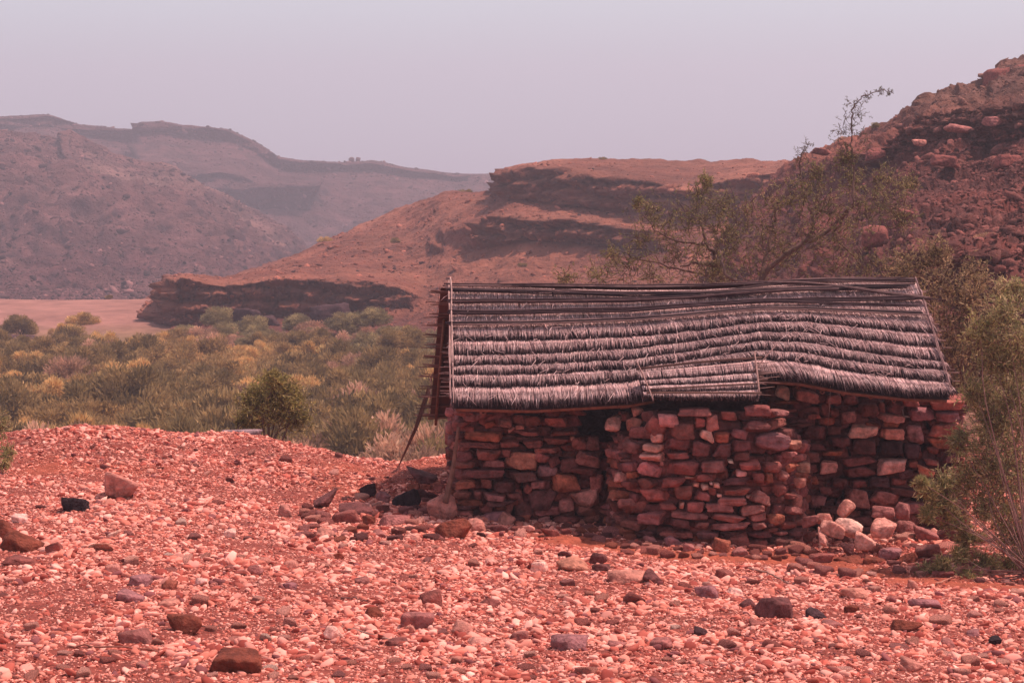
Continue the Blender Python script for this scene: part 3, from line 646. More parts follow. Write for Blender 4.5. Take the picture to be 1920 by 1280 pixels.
 (1706,1050,50,38,'u','round rusty boulder in the front row of the fallen pile',.2,10,'boulder'),
 (1672,1031,52,34,'M','mauve boulder behind the round rusty boulder of the pile',.2,5,'boulder'),
 (1740,1030,54,30,'m','pinkish boulder at the right end of the fallen pile',.2,5,'boulder'),
 (1592,1027,38,28,'d','dark stone in the gap of the fallen pile',.3,0,'boulder'),
 (1618,1013,44,38,'P','pale round pitted stone in the lower middle of the pile',.15,25,'boulder'),
 (1544,1012,42,36,'P','pale pitted oval stone at the left of the fallen pile',.1,35,'boulder'),
 (1506,1005,44,30,'b','brown block left of the pale pitted oval stone',.7,0,'boulder'),
 (1558,990,54,38,'P','pale knobbly stone tilted to the right in the pile',.15,35,'boulder'),
 (1591,984,58,40,'w','largest whitish stone high in the middle of the pile',.4,12,'boulder'),
 (1654,991,54,42,'P','big pale round boulder in the right middle of the pile',.3,0,'boulder'),
 (1697,988,50,44,'m','tall pinkish boulder right of the big pale round one',.2,20,'boulder'),
 (1735,1003,52,32,'m','low pinkish boulder right of the tall pinkish boulder',.3,10,'boulder'),
 (1545,970,34,24,'l','light block at the upper left of the fallen pile',.8,0,'boulder'),
 (1586,951,30,36,'P','pointed pale stone crowning the fallen pile',.3,35,'boulder'),
 (1624,972,38,34,'m','pinkish stone behind the largest whitish stone',.4,-15,'boulder'),
 (1656,958,50,26,'m','flat-topped stone at the back of the fallen pile',.75,0,'boulder'),
 (1692,955,34,36,'m','upright stone at the back right of the fallen pile',.4,-10,'boulder'),
 (1520,975,34,30,'m','brownish stone wedged between pile and bulging wall',.3,0,'boulder'),
 (1660,1070,34,16,'o','small orange stone before the flat red slab',.4,0,'stone'),
 (1540,1045,50,24,'r','crumbly red stone in front of the pale oval stone',.4,-5,'stone'),
 (1790,1050,44,28,'m','stone half hidden by the bush at the pile end',.3,0,'stone'),
 (1780,1002,46,34,'d','dark stone under the bush branches by the wall corner',.3,0,'stone'),
 (1770,1075,46,20,'b','low brown stone in the shade of the bush',.3,0,'stone'),
 (1830,1040,44,30,'b','brown stone beneath the bush, right of the hut corner',.3,0,'stone'),
]
for (px, py, w, h, t_, lb, bx, rt, nm) in heroes:
    pl = px > 1500 and 940 < py < 1075 and ' pile' in lb
    place(px, py, w, h, t_, lb, bx, rt, Y=(23.55 - (py - 985) * .008) if pl else None, name=nm, cat='rock' if nm == 'boulder' else 'stone'); taken.append((px, py, max(w, h) * .6))
def free(px, py, rr):
    for a, b, c_ in taken:
        if (a - px) ** 2 + ((b - py) * 1.6) ** 2 < (c_ * .75 + rr) ** 2: return False
    return True
cnt = 0; tries = 0
groups = {'d': 'dark brown stones strewn over the gravel slope', 'P': 'pale pink stones strewn over the gravel slope', 'l': 'light pinkish stones strewn over the gravel slope', 'm': 'pinkish brown stones strewn over the gravel slope', 'b': 'brown stones strewn over the gravel slope', 'M': 'mauve stones strewn over the gravel slope', 'r': 'red-brown stones strewn over the gravel slope', 'w': 'whitish stones strewn over the gravel slope'}
while cnt < 125 and tries < 4000:
    tries += 1
    px = R.uniform(-20, 1940); py = R.uniform(935, 1275) if px < 1050 or R.uniform() < .2 else R.uniform(1075, 1275)
    g_ = hit(px, py)
    if bare(g_[0], g_[1]) > .5 or (py < 1010 and px > 850) or perlin(np.array([g_[0] * .8, g_[1] * .8, 4.])) < R.uniform(-.5, .35): continue
    w = R.uniform(15, 22) * (R.uniform(.15, 1) ** -.38) * (22 / g_[1]) ** .5
    if not free(px, py, w * .5): continue
    zn = 'lower left' if px < 640 and py > 1090 else 'upper left' if px < 640 else 'middle' if px < 1280 else 'right'
    t_ = R.choice(list('PPPPPlllllmmmrrwb'))
    place(px, py, w, w * R.uniform(.5, .75), t_, f'small {TN[t_]} stone lying loose on the gravel at the {zn} of the foreground', group=groups[t_] + ', ' + zn, key=int(R.integers(0, 8)), dep=R.uniform(.8, 1.1))
    taken.append((px, py, w * .5)); cnt += 1
cnt = 0; tries = 0
while cnt < 30 and tries < 2000:
    tries += 1
    px = R.uniform(10, 745); py = R.uniform(800, 925); g_ = hit(px, py)
    if not 26 < g_[1] < 29.5: continue
    w = R.uniform(9, 15) * (R.uniform(.2, 1) ** -.35)
    if not free(px, py, w * .5): continue
    t_ = R.choice(list('llmbP'))
    place(px, py, w, w * R.uniform(.6, .8), t_, f'small {TN[t_]} stone on the face of the gravel berm', group='%s stones on the gravel berm' % TN[t_], key=int(R.integers(0, 8)))
    taken.append((px, py, w * .5)); cnt += 1

cnt = 0; tries = 0
while cnt < 140 and tries < 4000:
    tries += 1
    q = R.uniform()
    px, py = (R.uniform(570, 860), R.uniform(925, 1012)) if q < .42 else ((R.uniform(850, 1500), 0) if q < .68 else (R.uniform(1490, 1880), R.uniform(1000, 1075)))
    if py == 0: py = np.interp(px, [850, 1100, 1180, 1500], [985, 985, 1020, 1030]) + R.uniform(-16, 18)
    w = R.uniform(15, 24) * (R.uniform(.15, 1) ** -.3) * (1.25 if q >= .68 or px < 860 else 1)
    if not free(px, py, w * .2): continue
    t_ = R.choice(list('bdbmmlrodP')) if q < .68 else R.choice(list('mmlllPPb')); zn = 'in the rubble heap left of the hut' if px < 860 else 'at the foot of the hut wall' if px < 1500 else 'in front of the fallen pile'
    place(px, py, w, w * R.uniform(.5, .8), t_, f'small {TN[t_]} stone {zn}', group=f'{TN[t_]} stones {zn}', key=int(R.integers(0, 8)), dep=R.uniform(.8, 1.1))
    taken.append((px, py, w * .4)); cnt += 1

# ---------------------------------------------------------------- the hut
YW = 25.1                                   # distance of the front wall
HUT = empty('stone_hut', A(1330, 985, YW + 1.2), label='low dry-stone hut of red rocks with a sagging reed-thatched roof', category='hut')
HL = np.array(HUT.location)
def hchild(name, me, parent=None, label=None):
    o = link(name, me, parent or HUT)
    if label: o['label'] = label
    return o
def wall_stones(bag, path, ztop, zbot, hand, seed, tones='bbbbmmmooddr', size=1.0, proud=.0):
    """path: list of (x,y); ztop/zbot functions of arclength; hand stones: (s, z, w, h, rot, tone)"""
    rng = np.random.default_rng(seed); path = np.array(path, float)
    sl = np.r_[0, np.cumsum(np.hypot(*np.diff(path, axis=0).T))]; Lg = sl[-1]
    def at(s): return np.array([np.interp(s, sl, path[:, 0]), np.interp(s, sl, path[:, 1])])
    def put(s, z, w, h, rot, tone, dep, back, lvl=3, boxy=.75):
        V_, T_ = rock(lvl, boxy, .15, 17, rng); d = at(min(s + .15, Lg)) - at(max(s - .15, 0)); ang = math.atan2(d[1], d[0])
        V_ = (V_ * np.array([w / 2, dep / 2, h / 2])) @ rotm(rng.normal() * .06, math.radians(rot) + 0, 0).T @ rotm(0, 0, ang + rng.normal() * .06).T
        nrm = np.array([math.sin(ang), -math.cos(ang)]); c_ = at(s) + nrm * back
        c = np.array(PAL[tone]) * 1.12 * (1 + rng.normal() * .18) * (1 + rng.normal(size=3) * .035)
        bag.add(V_ + [c_[0], c_[1], z], T_, np.clip(c, .01, .8))
    for (s, z, w, h, rot, tone) in hand: put(s, z, w * 1.04, h * 1.06, rot, tone, max(.2, min(w, .32)), .03 + rng.uniform(-.02, .03), 4 if w > .25 else 3, rng.uniform(.6, .95))
    for layer in (0, 1):
        z = zbot(0) - .05
        while z < 6:
            hgt = rng.uniform(.09, .19) * size; s = rng.uniform(-.15, 0); any_ = False
            while s < Lg:
                w = rng.uniform(.12, .46) * size; sc = s + w / 2
                zz = z + hgt / 2 + rng.normal() * .012
                if zbot(sc) - .1 < zz < ztop(sc):
                    any_ = True
                    hit_ = any(abs(sc - q[0]) < (w + q[2]) * .40 and abs(zz - q[1]) < (hgt + q[3]) * .36 for q in hand)
                    if layer == 0 and not hit_:
                        if rng.uniform() < .25:
                            for e_ in (-.25, .25): put(sc, zz + e_ * hgt, w * .95, hgt * .52, rng.normal() * 3, rng.choice(list(tones)), .24, rng.uniform(-.05, .0))
                        else: put(sc, zz, w * .98, hgt * 1.0, rng.normal() * 4, rng.choice(list(tones)), .26, rng.uniform(-.05, .015))
                    elif layer == 1: put(sc + .1, zz + .05, w * 1.15, hgt * 1.25, 0, rng.choice(list('dddb')), .2, -.09)
                s += w
            z += hgt
            if not any_ and z > 3: break
def boxcore(bag, x0, x1, y0, y1, z0, z1, c=(.08, .035, .035)):
    V_ = np.array([(x, y, z) for x in (x0, x1) for y in (y0, y1) for z in (z0, z1)])
    T_ = np.array([(0, 1, 3, 2), (4, 6, 7, 5), (0, 4, 5, 1), (2, 3, 7, 6), (0, 2, 6, 4), (1, 5, 7, 3)]); bag.add(V_, T_, c)
def zoomlist(lst, ox, oy, sc, Y, path):
    path = np.array(path, float); sl = np.r_[0, np.cumsum(np.hypot(*np.diff(path, axis=0).T))]
    out = []
    for (cx, cy, w, h, rot, tone) in lst:
        px = ox + cx / sc; py = oy + cy / sc
        xx = A(px, py, Y)[0]; s = np.interp(xx, path[:, 0], sl); yy = np.interp(xx, path[:, 0], path[:, 1]); q = A(px, py, yy)
        s = np.interp(q[0], path[:, 0], sl)
        out.append((s, q[2], w / sc * mpp(yy), h / sc * mpp(yy), rot, tone))
    return out
Z3 = [(330,375,350,90,2,'o'),(290,460,430,65,3,'b'),(525,260,140,80,5,'m'),(665,295,90,45,-5,'l'),(585,315,80,40,-35,'l'),(750,350,360,80,-2,'b'),(1070,350,260,60,0,'b'),
 (1000,405,230,70,5,'b'),(1145,395,50,45,0,'l'),(370,540,270,110,8,'b'),(160,560,160,120,0,'d'),(430,625,200,75,3,'m'),(680,600,310,165,8,'L'),(310,715,420,80,0,'d'),(910,700,200,130,-10,'M'),
 (1080,805,290,180,0,'o'),(1270,945,300,210,5,'P'),(1300,580,240,160,25,'m'),(1340,440,140,140,0,'m'),(1210,450,150,130,0,'b'),(1250,690,260,80,5,'b'),(870,960,300,190,0,'d'),(690,750,240,100,0,'d'),
 (185,815,210,80,0,'o'),(355,810,110,100,0,'b'),(275,915,100,90,0,'b'),(430,935,220,70,3,'m'),(140,920,150,60,0,'b'),(490,990,290,60,-5,'d'),(830,820,140,75,0,'m'),(735,855,80,90,20,'b'),
 (1120,640,180,130,0,'d'),(1370,810,130,170,0,'b'),(570,440,180,70,0,'b'),(790,440,190,60,-4,'b'),(900,500,280,50,-4,'b'),(780,240,150,110,0,'b'),(980,160,240,90,0,'d'),(1000,240,230,90,0,'b'),
 (250,200,330,70,-5,'b'),(390,265,110,60,-20,'o'),(560,130,250,70,0,'b'),(160,160,200,60,8,'b'),(170,640,220,70,0,'b'),(540,530,90,90,0,'b'),(870,570,170,90,0,'b'),(980,600,120,110,-30,'b'),
 (530,840,230,120,0,'d'),(610,920,150,60,0,'b'),(130,260,170,80,0,'b'),(120,370,110,80,0,'d'),(1090,1010,140,140,0,'m')]
Z4 = [(480,200,180,110,5,'m'),(590,275,210,140,5,'b'),(390,245,170,140,25,'b'),(730,215,80,90,0,'b'),(830,220,100,140,0,'m'),(775,310,150,100,15,'P'),(910,335,140,80,0,'o'),(960,165,160,80,0,'b'),
 (1190,250,230,110,0,'d'),(1050,310,130,90,15,'m'),(1065,390,180,110,0,'d'),(1290,360,270,140,0,'M'),(550,390,220,110,0,'d'),(745,430,150,140,5,'d'),(915,440,170,120,0,'d'),(395,340,110,85,0,'P'),
 (220,410,150,100,15,'m'),(375,415,160,60,0,'P'),(360,490,200,75,0,'P'),(560,485,190,70,0,'b'),(95,560,75,95,0,'P'),(190,570,130,85,0,'m'),(350,590,220,120,15,'m'),(600,580,280,130,0,'b'),
 (845,565,210,100,0,'m'),(1070,480,130,80,0,'d'),(1130,555,180,80,0,'b'),(1300,570,160,90,0,'b'),(210,635,100,60,0,'o'),(75,715,110,75,0,'P'),(190,710,130,85,0,'b'),(335,700,160,80,0,'b'),
 (520,685,200,75,-5,'b'),(775,655,180,70,-5,'b'),(1010,685,240,70,0,'d'),(1060,620,90,50,0,'P'),(1200,660,100,90,0,'b'),(1270,655,60,90,0,'o'),(390,800,230,120,0,'b'),(600,770,160,120,0,'b'),
 (750,800,120,90,10,'b'),(1010,755,240,70,0,'b'),(1215,820,180,120,30,'m'),(990,835,240,70,0,'m'),(160,860,140,80,-25,'m'),(120,785,200,80,0,'o'),(890,900,240,75,5,'m'),(1140,910,210,80,-5,'m'),
 (370,980,220,120,0,'m'),(640,950,300,70,5,'m'),(570,1010,170,90,5,'d'),(950,975,290,60,8,'m'),(970,1045,320,65,-2,'m'),(745,1035,110,60,0,'m'),(1190,970,150,65,0,'m'),(1330,990,140,85,0,'o'),
 (1200,1035,130,60,0,'m'),(770,725,60,40,0,'P'),(820,700,35,30,0,'P'),(860,715,60,40,10,'P'),(885,797,45,28,0,'P'),(1115,805,40,25,0,'P'),(435,545,35,35,0,'l'),(700,715,60,35,0,'l'),(975,525,55,25,0,'P'),
 (690,130,280,60,0,'b'),(480,880,140,60,0,'b'),(690,890,160,90,0,'b'),(585,875,45,60,10,'l'),(830,760,90,90,0,'b'),(650,650,80,25,0,'l'),(1190,120,220,80,0,'b'),(1350,130,160,50,5,'m'),(1430,470,120,70,0,'m'),
 (1450,400,130,80,0,'l'),(1500,700,90,80,0,'l'),(1480,850,80,130,0,'L'),(1540,600,60,90,0,'P'),(1450,920,150,80,10,'m'),(1380,640,110,80,0,'m'),(1360,750,110,90,0,'b')]
Z5 = [(60,118,110,95,10,'P'),(85,185,180,30,0,'o'),(215,145,210,80,15,'m'),(400,165,110,80,0,'m'),(505,160,90,90,0,'m'),(630,235,120,80,0,'b'),(495,290,120,90,0,'m'),(715,220,50,80,0,'b'),
 (800,225,90,80,20,'d'),(255,280,130,45,0,'b'),(785,290,190,50,3,'l'),(980,270,160,100,0,'M'),(1150,200,230,70,0,'r'),(1145,285,160,80,0,'M'),(1155,370,250,100,5,'r'),(1145,460,250,75,3,'o'),
 (590,380,200,90,0,'P'),(660,342,110,40,10,'o'),(780,335,120,45,0,'o'),(790,400,160,75,0,'l'),(940,395,120,115,0,'M'),(270,395,180,110,0,'d'),(405,370,100,70,0,'d'),(435,450,170,90,0,'d'),
 (260,485,160,50,0,'d'),(600,485,165,110,0,'d'),(775,495,175,120,0,'D'),(915,515,115,110,0,'D'),(385,522,150,38,0,'o'),(245,550,120,75,0,'m'),(560,575,240,65,-3,'b'),(785,610,215,100,-5,'P'),
 (370,620,145,90,0,'l'),(560,650,240,80,0,'d'),(1010,655,165,105,15,'L'),(1060,505,90,50,0,'b'),(1050,590,110,60,0,'b'),(930,595,60,45,0,'o'),(260,705,90,60,0,'o'),(440,725,120,70,0,'d'),
 (565,730,110,55,0,'b'),(695,715,140,90,0,'D'),(825,715,110,60,0,'b'),(970,725,180,65,0,'d'),(345,775,90,55,0,'b'),(555,825,150,140,0,'m'),(735,830,200,100,5,'m'),(285,850,120,90,0,'m'),
 (400,905,200,70,0,'d'),(245,625,90,60,0,'b'),(1170,745,160,50,0,'d'),(870,660,120,60,0,'d'),(900,180,130,70,0,'b'),(1180,560,140,60,0,'d'),(1180,640,150,60,0,'b'),(860,780,200,60,5,'d'),(1100,810,180,60,0,'d')]
# left part of the front wall, with the gap under the eave at its right end
pL0, pL1 = A(852, 900, YW), A(1165, 900, YW)
pathL = [(pL0[0], YW + 2.6), (pL0[0] - .02, YW + .1), (pL0[0] + .06, YW), (pL1[0], YW)]
def ztL(s):
    x_ = pL0[0] + (s - 2.6); px = 960 + x_ / YW * F
    return A(px, np.interp(px, [850, 1060, 1080, 1110, 1165], [768, 765, 806, 832, 838]), YW)[2] - .05 if s > 2.6 else A(900, 770, YW)[2]
zb = lambda s: A(960, 1000, YW)[2]
bL = Bag(); shift = 2.6 + 0.0
hl = zoomlist(Z3, 840, 740, 4.924, YW, [(pL0[0], YW), (pL1[0], YW)])
sl0 = 2.5 + math.hypot(.08, .1)
wall_stones(bL, pathL, ztL, zb, [(s + sl0 - .06, z_, w, h, r_, t) for (s, z_, w, h, r_, t) in hl], 11)
boxcore(bL, pL0[0] + .12, A(1075, 900, YW)[0], YW + .2, YW + .42, 0, A(960, 785, YW)[2])
boxcore(bL, A(1075, 900, YW)[0], pL1[0] + .4, YW + .2, YW + .42, 0, A(960, 838, YW)[2])
boxcore(bL, pL0[0] + .13, pL0[0] + .38, YW + .42, YW + 2.6, 0, A(960, 785, YW)[2])
hchild('wall', bL.get('wall_a', M_rock, True, HL))
# bulging middle wall
def xy(px, Y): return (A(px, 900, Y)[0], Y)
pathM = [xy(1152, YW + .1), xy(1160, 24.4), xy(1180, 24.0), xy(1240, 23.8), xy(1430, 23.8), xy(1472, 23.92), xy(1495, 24.15), xy(1502, 24.6), xy(1504, YW + .5)]
def arc_px(path):
    path = np.array(path); sl = np.r_[0, np.cumsum(np.hypot(*np.diff(path, axis=0).T))]
    return sl, 960 + path[:, 0] / path[:, 1] * F
slM, pxM = arc_px(pathM)
def ztM(s):
    px = np.interp(s, slM, pxM); return A(px, np.interp(px, [1150, 1185, 1212, 1440, 1470, 1520], [838, 812, 760, 762, 800, 850]), 24.1)[2] - .03
bM = Bag(); wall_stones(bM, pathM, ztM, lambda s: A(960, 1030, 23.8)[2], zoomlist(Z4, 1140, 740, 4.266, 23.8, pathM), 12)
boxcore(bM, pathM[1][0] + .3, pathM[5][0] - .1, 24.3, YW + .3, 0, A(960, 790, 24)[2])
hchild('wall', bM.get('wall_b', M_rock, True, HL))
# right part
pR0, pR1 = A(1440, 900, YW + .3), A(1805, 900, YW + .3)
pathR = [(pR0[0], YW + .3), (pR1[0] - .06, YW + .3), (pR1[0], YW + .4), (pR1[0] + .03, YW + 2.6)]
def ztR(s):
    px = 960 + (pR0[0] + s) / (YW + .3) * F
    return A(px, np.interp(px, [1430, 1470, 1500, 1600, 1700, 1750, 1805], [722, 722, 728, 742, 752, 750, 745]), YW + .3)[2] - .04
bR = Bag(); wall_stones(bR, pathR, ztR, zb, zoomlist(Z5, 1450, 700, 3.555, YW + .3, pathR), 13)
boxcore(bR, pR0[0] - .05, pR1[0] - .12, YW + .5, YW + .7, 0, A(960, 762, YW)[2])
boxcore(bR, pR1[0] - .38, pR1[0] - .13, YW + .7, YW + 2.6, 0, A(960, 762, YW)[2])
boxcore(bR, pL0[0] + .2, pR1[0] - .15, YW + 2.6, YW + 2.9, 0, A(960, 700, YW)[2] - .45)
hchild('wall', bR.get('wall_c', M_rock, True, HL))
# stones lying in the gap and on the wall heads
for (px, py, w, h, t_, lb, yy) in [(1146, 797, 42, 46, 'P', 'round pale pitted boulder sitting in the dark gap under the eave', 24.45),
        (1189, 790, 34, 32, 'l', 'pinkish stone right of the round boulder in the gap', 24.45), (1195, 768, 24, 24, 'l', 'small round stone on top of the pinkish stone at the gap', 24.42),
        (1170, 779, 28, 20, 'm', 'flat brown stone at the gap behind the small round stone', 24.75), (1168, 762, 24, 14, 'm', 'squarish stone topmost beside the gap under the eave', 24.8)]:
    place(px, py, w, h, t_, lb, .2, 0, Y=yy, name='stone')

# roof ------------------------------------------------------------------
rx = [845, 1000, 1180, 1314, 1400, 1494, 1600, 1720, 1790]
ridge = [541, 543, 547, 546, 541, 535, 533, 533, 533]
ex = [845, 1000, 1180, 1300, 1420, 1500, 1590, 1700, 1790]; eave = [757, 760, 750, 729, 704, 709, 726, 738, 741]
rows_x = [848, 1314, 1494, 1720]
rows_t = np.array([[.10, .20, .30, .355, .444, .57, .662, .74, .843, 1.0], [.065, .16, .24, .29, .40, .50, .60, .69, .80, 1.0],
                   [.13, .21, .26, .31, .377, .497, .60, .72, .823, 1.0], [.10, .19, .25, .33, .435, .556, .69, .768, .87, 1.0]])
YR, YE = 26.35, 24.25
def Srf(u, t, off=0.):
    u, t, off = np.broadcast_arrays(np.asarray(u, float), np.asarray(t, float), np.asarray(off, float))
    px = (845 + 5 * t) * (1 - u) + (1716 + 66 * t) * u
    py = np.interp(px, rx, ridge) * (1 - t) + np.interp(px, ex, eave) * t
    P = AT(px, py, YR + (YE - YR) * t)
    nrm = np.array([0, -.52, .854]); return P + nrm * off[..., None]
def rowt(k, u):
    px = 848 + u * 880
    return np.array([np.interp(p_, rows_x, rows_t[:, k]) for p_ in np.atleast_1d(px)]) + .012 * perlin(np.stack([np.atleast_1d(px) * .03, np.full(np.atleast_1d(px).shape, k * 3.3), np.zeros(np.atleast_1d(px).shape)], -1))
STR = np.array([[.60, .385, .365], [.74, .50, .47], [.49, .30, .29], [.84, .60, .57], [.31, .17, .17]])
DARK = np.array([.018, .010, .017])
tb = Bag()
uu = np.linspace(0, 1, 160); tt = np.linspace(0, 1, 30); UU, TT = np.meshgrid(uu, tt, indexing='ij')
def sheet(bag, f, c, thick=.03):
    Pt = f(0.0); Pb = f(-thick); a, b = Pt.shape[:2]; idx = np.arange(a * b).reshape(a, b)
    Q = np.stack([idx[:-1, :-1], idx[1:, :-1], idx[1:, 1:], idx[:-1, 1:]], -1).reshape(-1, 4)
    bag.add(Pt.reshape(-1, 3), Q, c); bag.add(Pb.reshape(-1, 3), Q[:, ::-1], c)
sheet(tb, lambda o: Srf(UU, TT, o - .02), (.06, .03, .032), .05)  # dark base sheet: shade under each course's lip put into the colour
def thatch(bag, Sf, rowf, nrows, width, dens, first=0, lift=.085):
    for k in range(nrows):
        n = int(width * dens)
        u = np.clip(R.uniform(-.002, 1.004, n), -.003, 1.006)
        t1 = rowf(k, u); t0 = rowf(k - 1, u) if k > 0 else np.zeros(n)
        ln = t1 - t0
        lean = .016 * perlin(np.stack([u * 14, np.full(n, k * 5.), np.zeros(n)], -1)) + R.normal(0, .0022, n) + .006 * u
        wild = R.uniform(0, 1, n) < .02; lean = lean + wild * R.normal(0, .012, n)
        e = R.normal(0, .012, n)
        lay = R.uniform(0, 1, n); hi = (lift if k >= first else .045) * (.3 + .7 * lay)
        a0 = Sf(u, np.maximum(t0 + (.05 * ln if k > first else -.02), -.01) + .12 * ln * lay, .004 + .012 * lay)
        tm = t0 + ln * R.uniform(.58, .74, n); a1 = Sf(u + lean * .6, tm, .010 + hi * .62)
        a2 = Sf(u + lean, t1 + e + .012, hi + .012 * R.normal(size=n) - .01)
        a3 = Sf(u + lean * 1.1, t1 + e + .012 + ln * .05, hi * .8 + .018 * R.normal(size=n) - .015)
        c = STR[R.choice(5, n, p=[.3, .24, .24, .12, .10])] * (1 + R.normal(0, .12, (n, 1)))
        w = R.uniform(.0035, .0075, n)
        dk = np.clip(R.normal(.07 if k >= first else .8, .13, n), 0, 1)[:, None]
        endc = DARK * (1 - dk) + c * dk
        half = lay < .64
        # pale shaft, then the dark panicle end
        rods(bag, a0, (a0 + a1) / 2 + 0, a1, w, c, c * .9)
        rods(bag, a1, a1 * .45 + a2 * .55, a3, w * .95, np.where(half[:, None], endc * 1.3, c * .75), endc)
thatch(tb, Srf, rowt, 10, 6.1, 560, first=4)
for k in range(500):   # loose wisps
    u = R.uniform(0, 1); t = R.uniform(.1, .98); d = R.normal(0, .010), R.normal(.05, .03)
    P0_, P2_ = Srf(u, t, .07), Srf(u + d[0], t + d[1], .085 + abs(R.normal(0, .02)))
    rods(tb, P0_[None], (P0_ + P2_)[None] / 2, P2_[None], np.array([.0035]), STR[1][None] * 1.1, STR[3][None])
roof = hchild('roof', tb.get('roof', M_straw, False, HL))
def rchild(name, bag, m=M_wood): 
    o = link(name, bag.get(name, m, False, HL), roof); return o
# hidden rear slope with its underside of rafters and battens, seen past the left gable
bk = Bag()
def Sb(u, t, off=0.):
    u, t, off = np.broadcast_arrays(np.asarray(u, float), np.asarray(t, float), np.asarray(off, float))
    q0, q1 = A(826, 545, YR + .05), A(1716, 535, YR + .05); e0, e1 = A(806, 786, 28.5), A(1770, 760, 28.5)
    P = (q0 * (1 - u)[..., None] + q1 * u[..., None]) * (1 - t)[..., None] + (e0 * (1 - u)[..., None] + e1 * u[..., None]) * t[..., None]
    return P + np.array([0, .66, .75]) * off[..., None]
u2, t2 = np.meshgrid(np.linspace(0, 1, 40), np.linspace(0, 1, 20), indexing='ij')
sheet(bk, lambda o: Sb(u2, t2, o + .05), (.12, .05, .045), .04)
n = 9000; u = R.uniform(-.004, 1, n); t = R.uniform(-.02, .98, n)
a0 = Sb(u, t, .06); a2 = Sb(u + R.normal(0, .003, n), t + .07, .09)
rods(bk, a0, (a0 + a2) / 2, a2, R.uniform(.004, .007, n), STR[R.integers(0, 5, n)] * .9, STR[R.integers(0, 5, n)] * .5)
rchild('rear_slope', bk, M_straw)
WC = (.13, .06, .05); WL = (.30, .165, .145)
def line(f, n=24): return np.array([f(q) for q in np.linspace(0, 1, n)])
for t_ in np.linspace(.02, .97, 13):      # batten bundles whose ends stick out past the left gable
    b = Bag()
    for q in range(4):
        e0 = -.012 - R.uniform(0, .022); dy = R.normal(0, .012)
        tube(b, [Sb(e0, t_ + dy, .01 + R.uniform(-.01, .02)), Sb(.02, t_ + dy * .5, .0), Sb(.2, t_, .0)], [.006, .011, .011], np.array(WC) * R.uniform(.7, 1.8), 5)
    rchild('batten', b)
for u_ in (.012, .045):
    b = Bag(); tube(b, [Sb(u_, .2, -.03), Sb(u_, .6, -.035), Sb(u_, 1.03, -.03)], [.022, .024, .022], (.17, .075, .05), 7); rchild('rafter', b)
b = Bag(); tube(b, [Sb(-.004, .975, -.03), Sb(.08, .97, -.03)], .02, (.2, .09, .06), 7); rchild('eave_beam', b)
# long reed bundles tied across the upper half
def bundle(us, ts, offs, nrod, rad, spread, cset=((.05, .024, .028), (.10, .052, .052), (.032, .016, .02), (.22, .125, .115))):
    b = Bag()
    for q in range(nrod):
        ph = R.uniform(0, 60); a_, z_ = max(us[0] - R.uniform(0, .015), -.03), us[-1] + R.uniform(-.03, .012)
        ug = np.linspace(a_, z_, 46); dt = R.normal(0, spread)
        tg = np.interp(ug, us, ts) + dt + spread * .8 * perlin(np.stack([ug * 5 + ph, ug * 0 + ph, ug * 0], -1))
        P_ = Srf(ug, tg, np.interp(ug, us, offs) + .025 + .012 * R.uniform(0, 2.2) + .008 * perlin(np.stack([ug * 7 + ph, ug * 0, ug * 0 + ph], -1)))
        tube(b, P_, rad * R.uniform(.7, 1.2), cset[R.integers(0, len(cset))], 5)
    for uk in np.arange(us[0] + .06, us[-1], .115):        # ties
        tm = np.interp(uk, us, ts); P_ = [Srf(uk, tm - .02, .03), Srf(uk, tm - .01, .085), Srf(uk + .001, tm + .012, .085), Srf(uk, tm + .022, .03)]
        tube(b, P_, .004, (.2, .12, .1), 4)
    return rchild('reed_bundle', b)
U_ = lambda px: (px - 848) / 885
bundle([-.005, U_(1314), U_(1494), .995], [.02, .0, .02, .0], [.05] * 4, 7, .010, .008)
bundle([0, U_(1314), U_(1494), .99], [.055, .075, .10, .06], [.06] * 4, 8, .010, .012)
bundle([0, U_(1314), U_(1494), U_(1600)], [.157, .115, .10, .09], [.06] * 4, 8, .011, .009)
bundle([0, U_(1314), U_(1494), 1.0], [.26, .205, .225, .174], [.06] * 4, 8, .011, .008)
bundle([0, U_(1314), U_(1494), 1.012], [.352, .285, .305, .315], [.06] * 4, 8, .012, .008)
bundle([U_(1300), U_(1494), 1.0], [.20, .245, .25], [.07] * 3, 3, .008, .006)
bundle([U_(1455), U_(1560), U_(1650), 1.03], [.01, .06, .13, .20], [.05, .06, .07, .07], 7, .010, .010)
bundle([U_(1440), U_(1560), 1.0], [.0, -.005, .01], [.04] * 3, 7, .009, .010)
bundle([U_(1050), U_(1300), U_(1480)], [.05, .09, .03], [.05] * 3, 4, .007, .012)
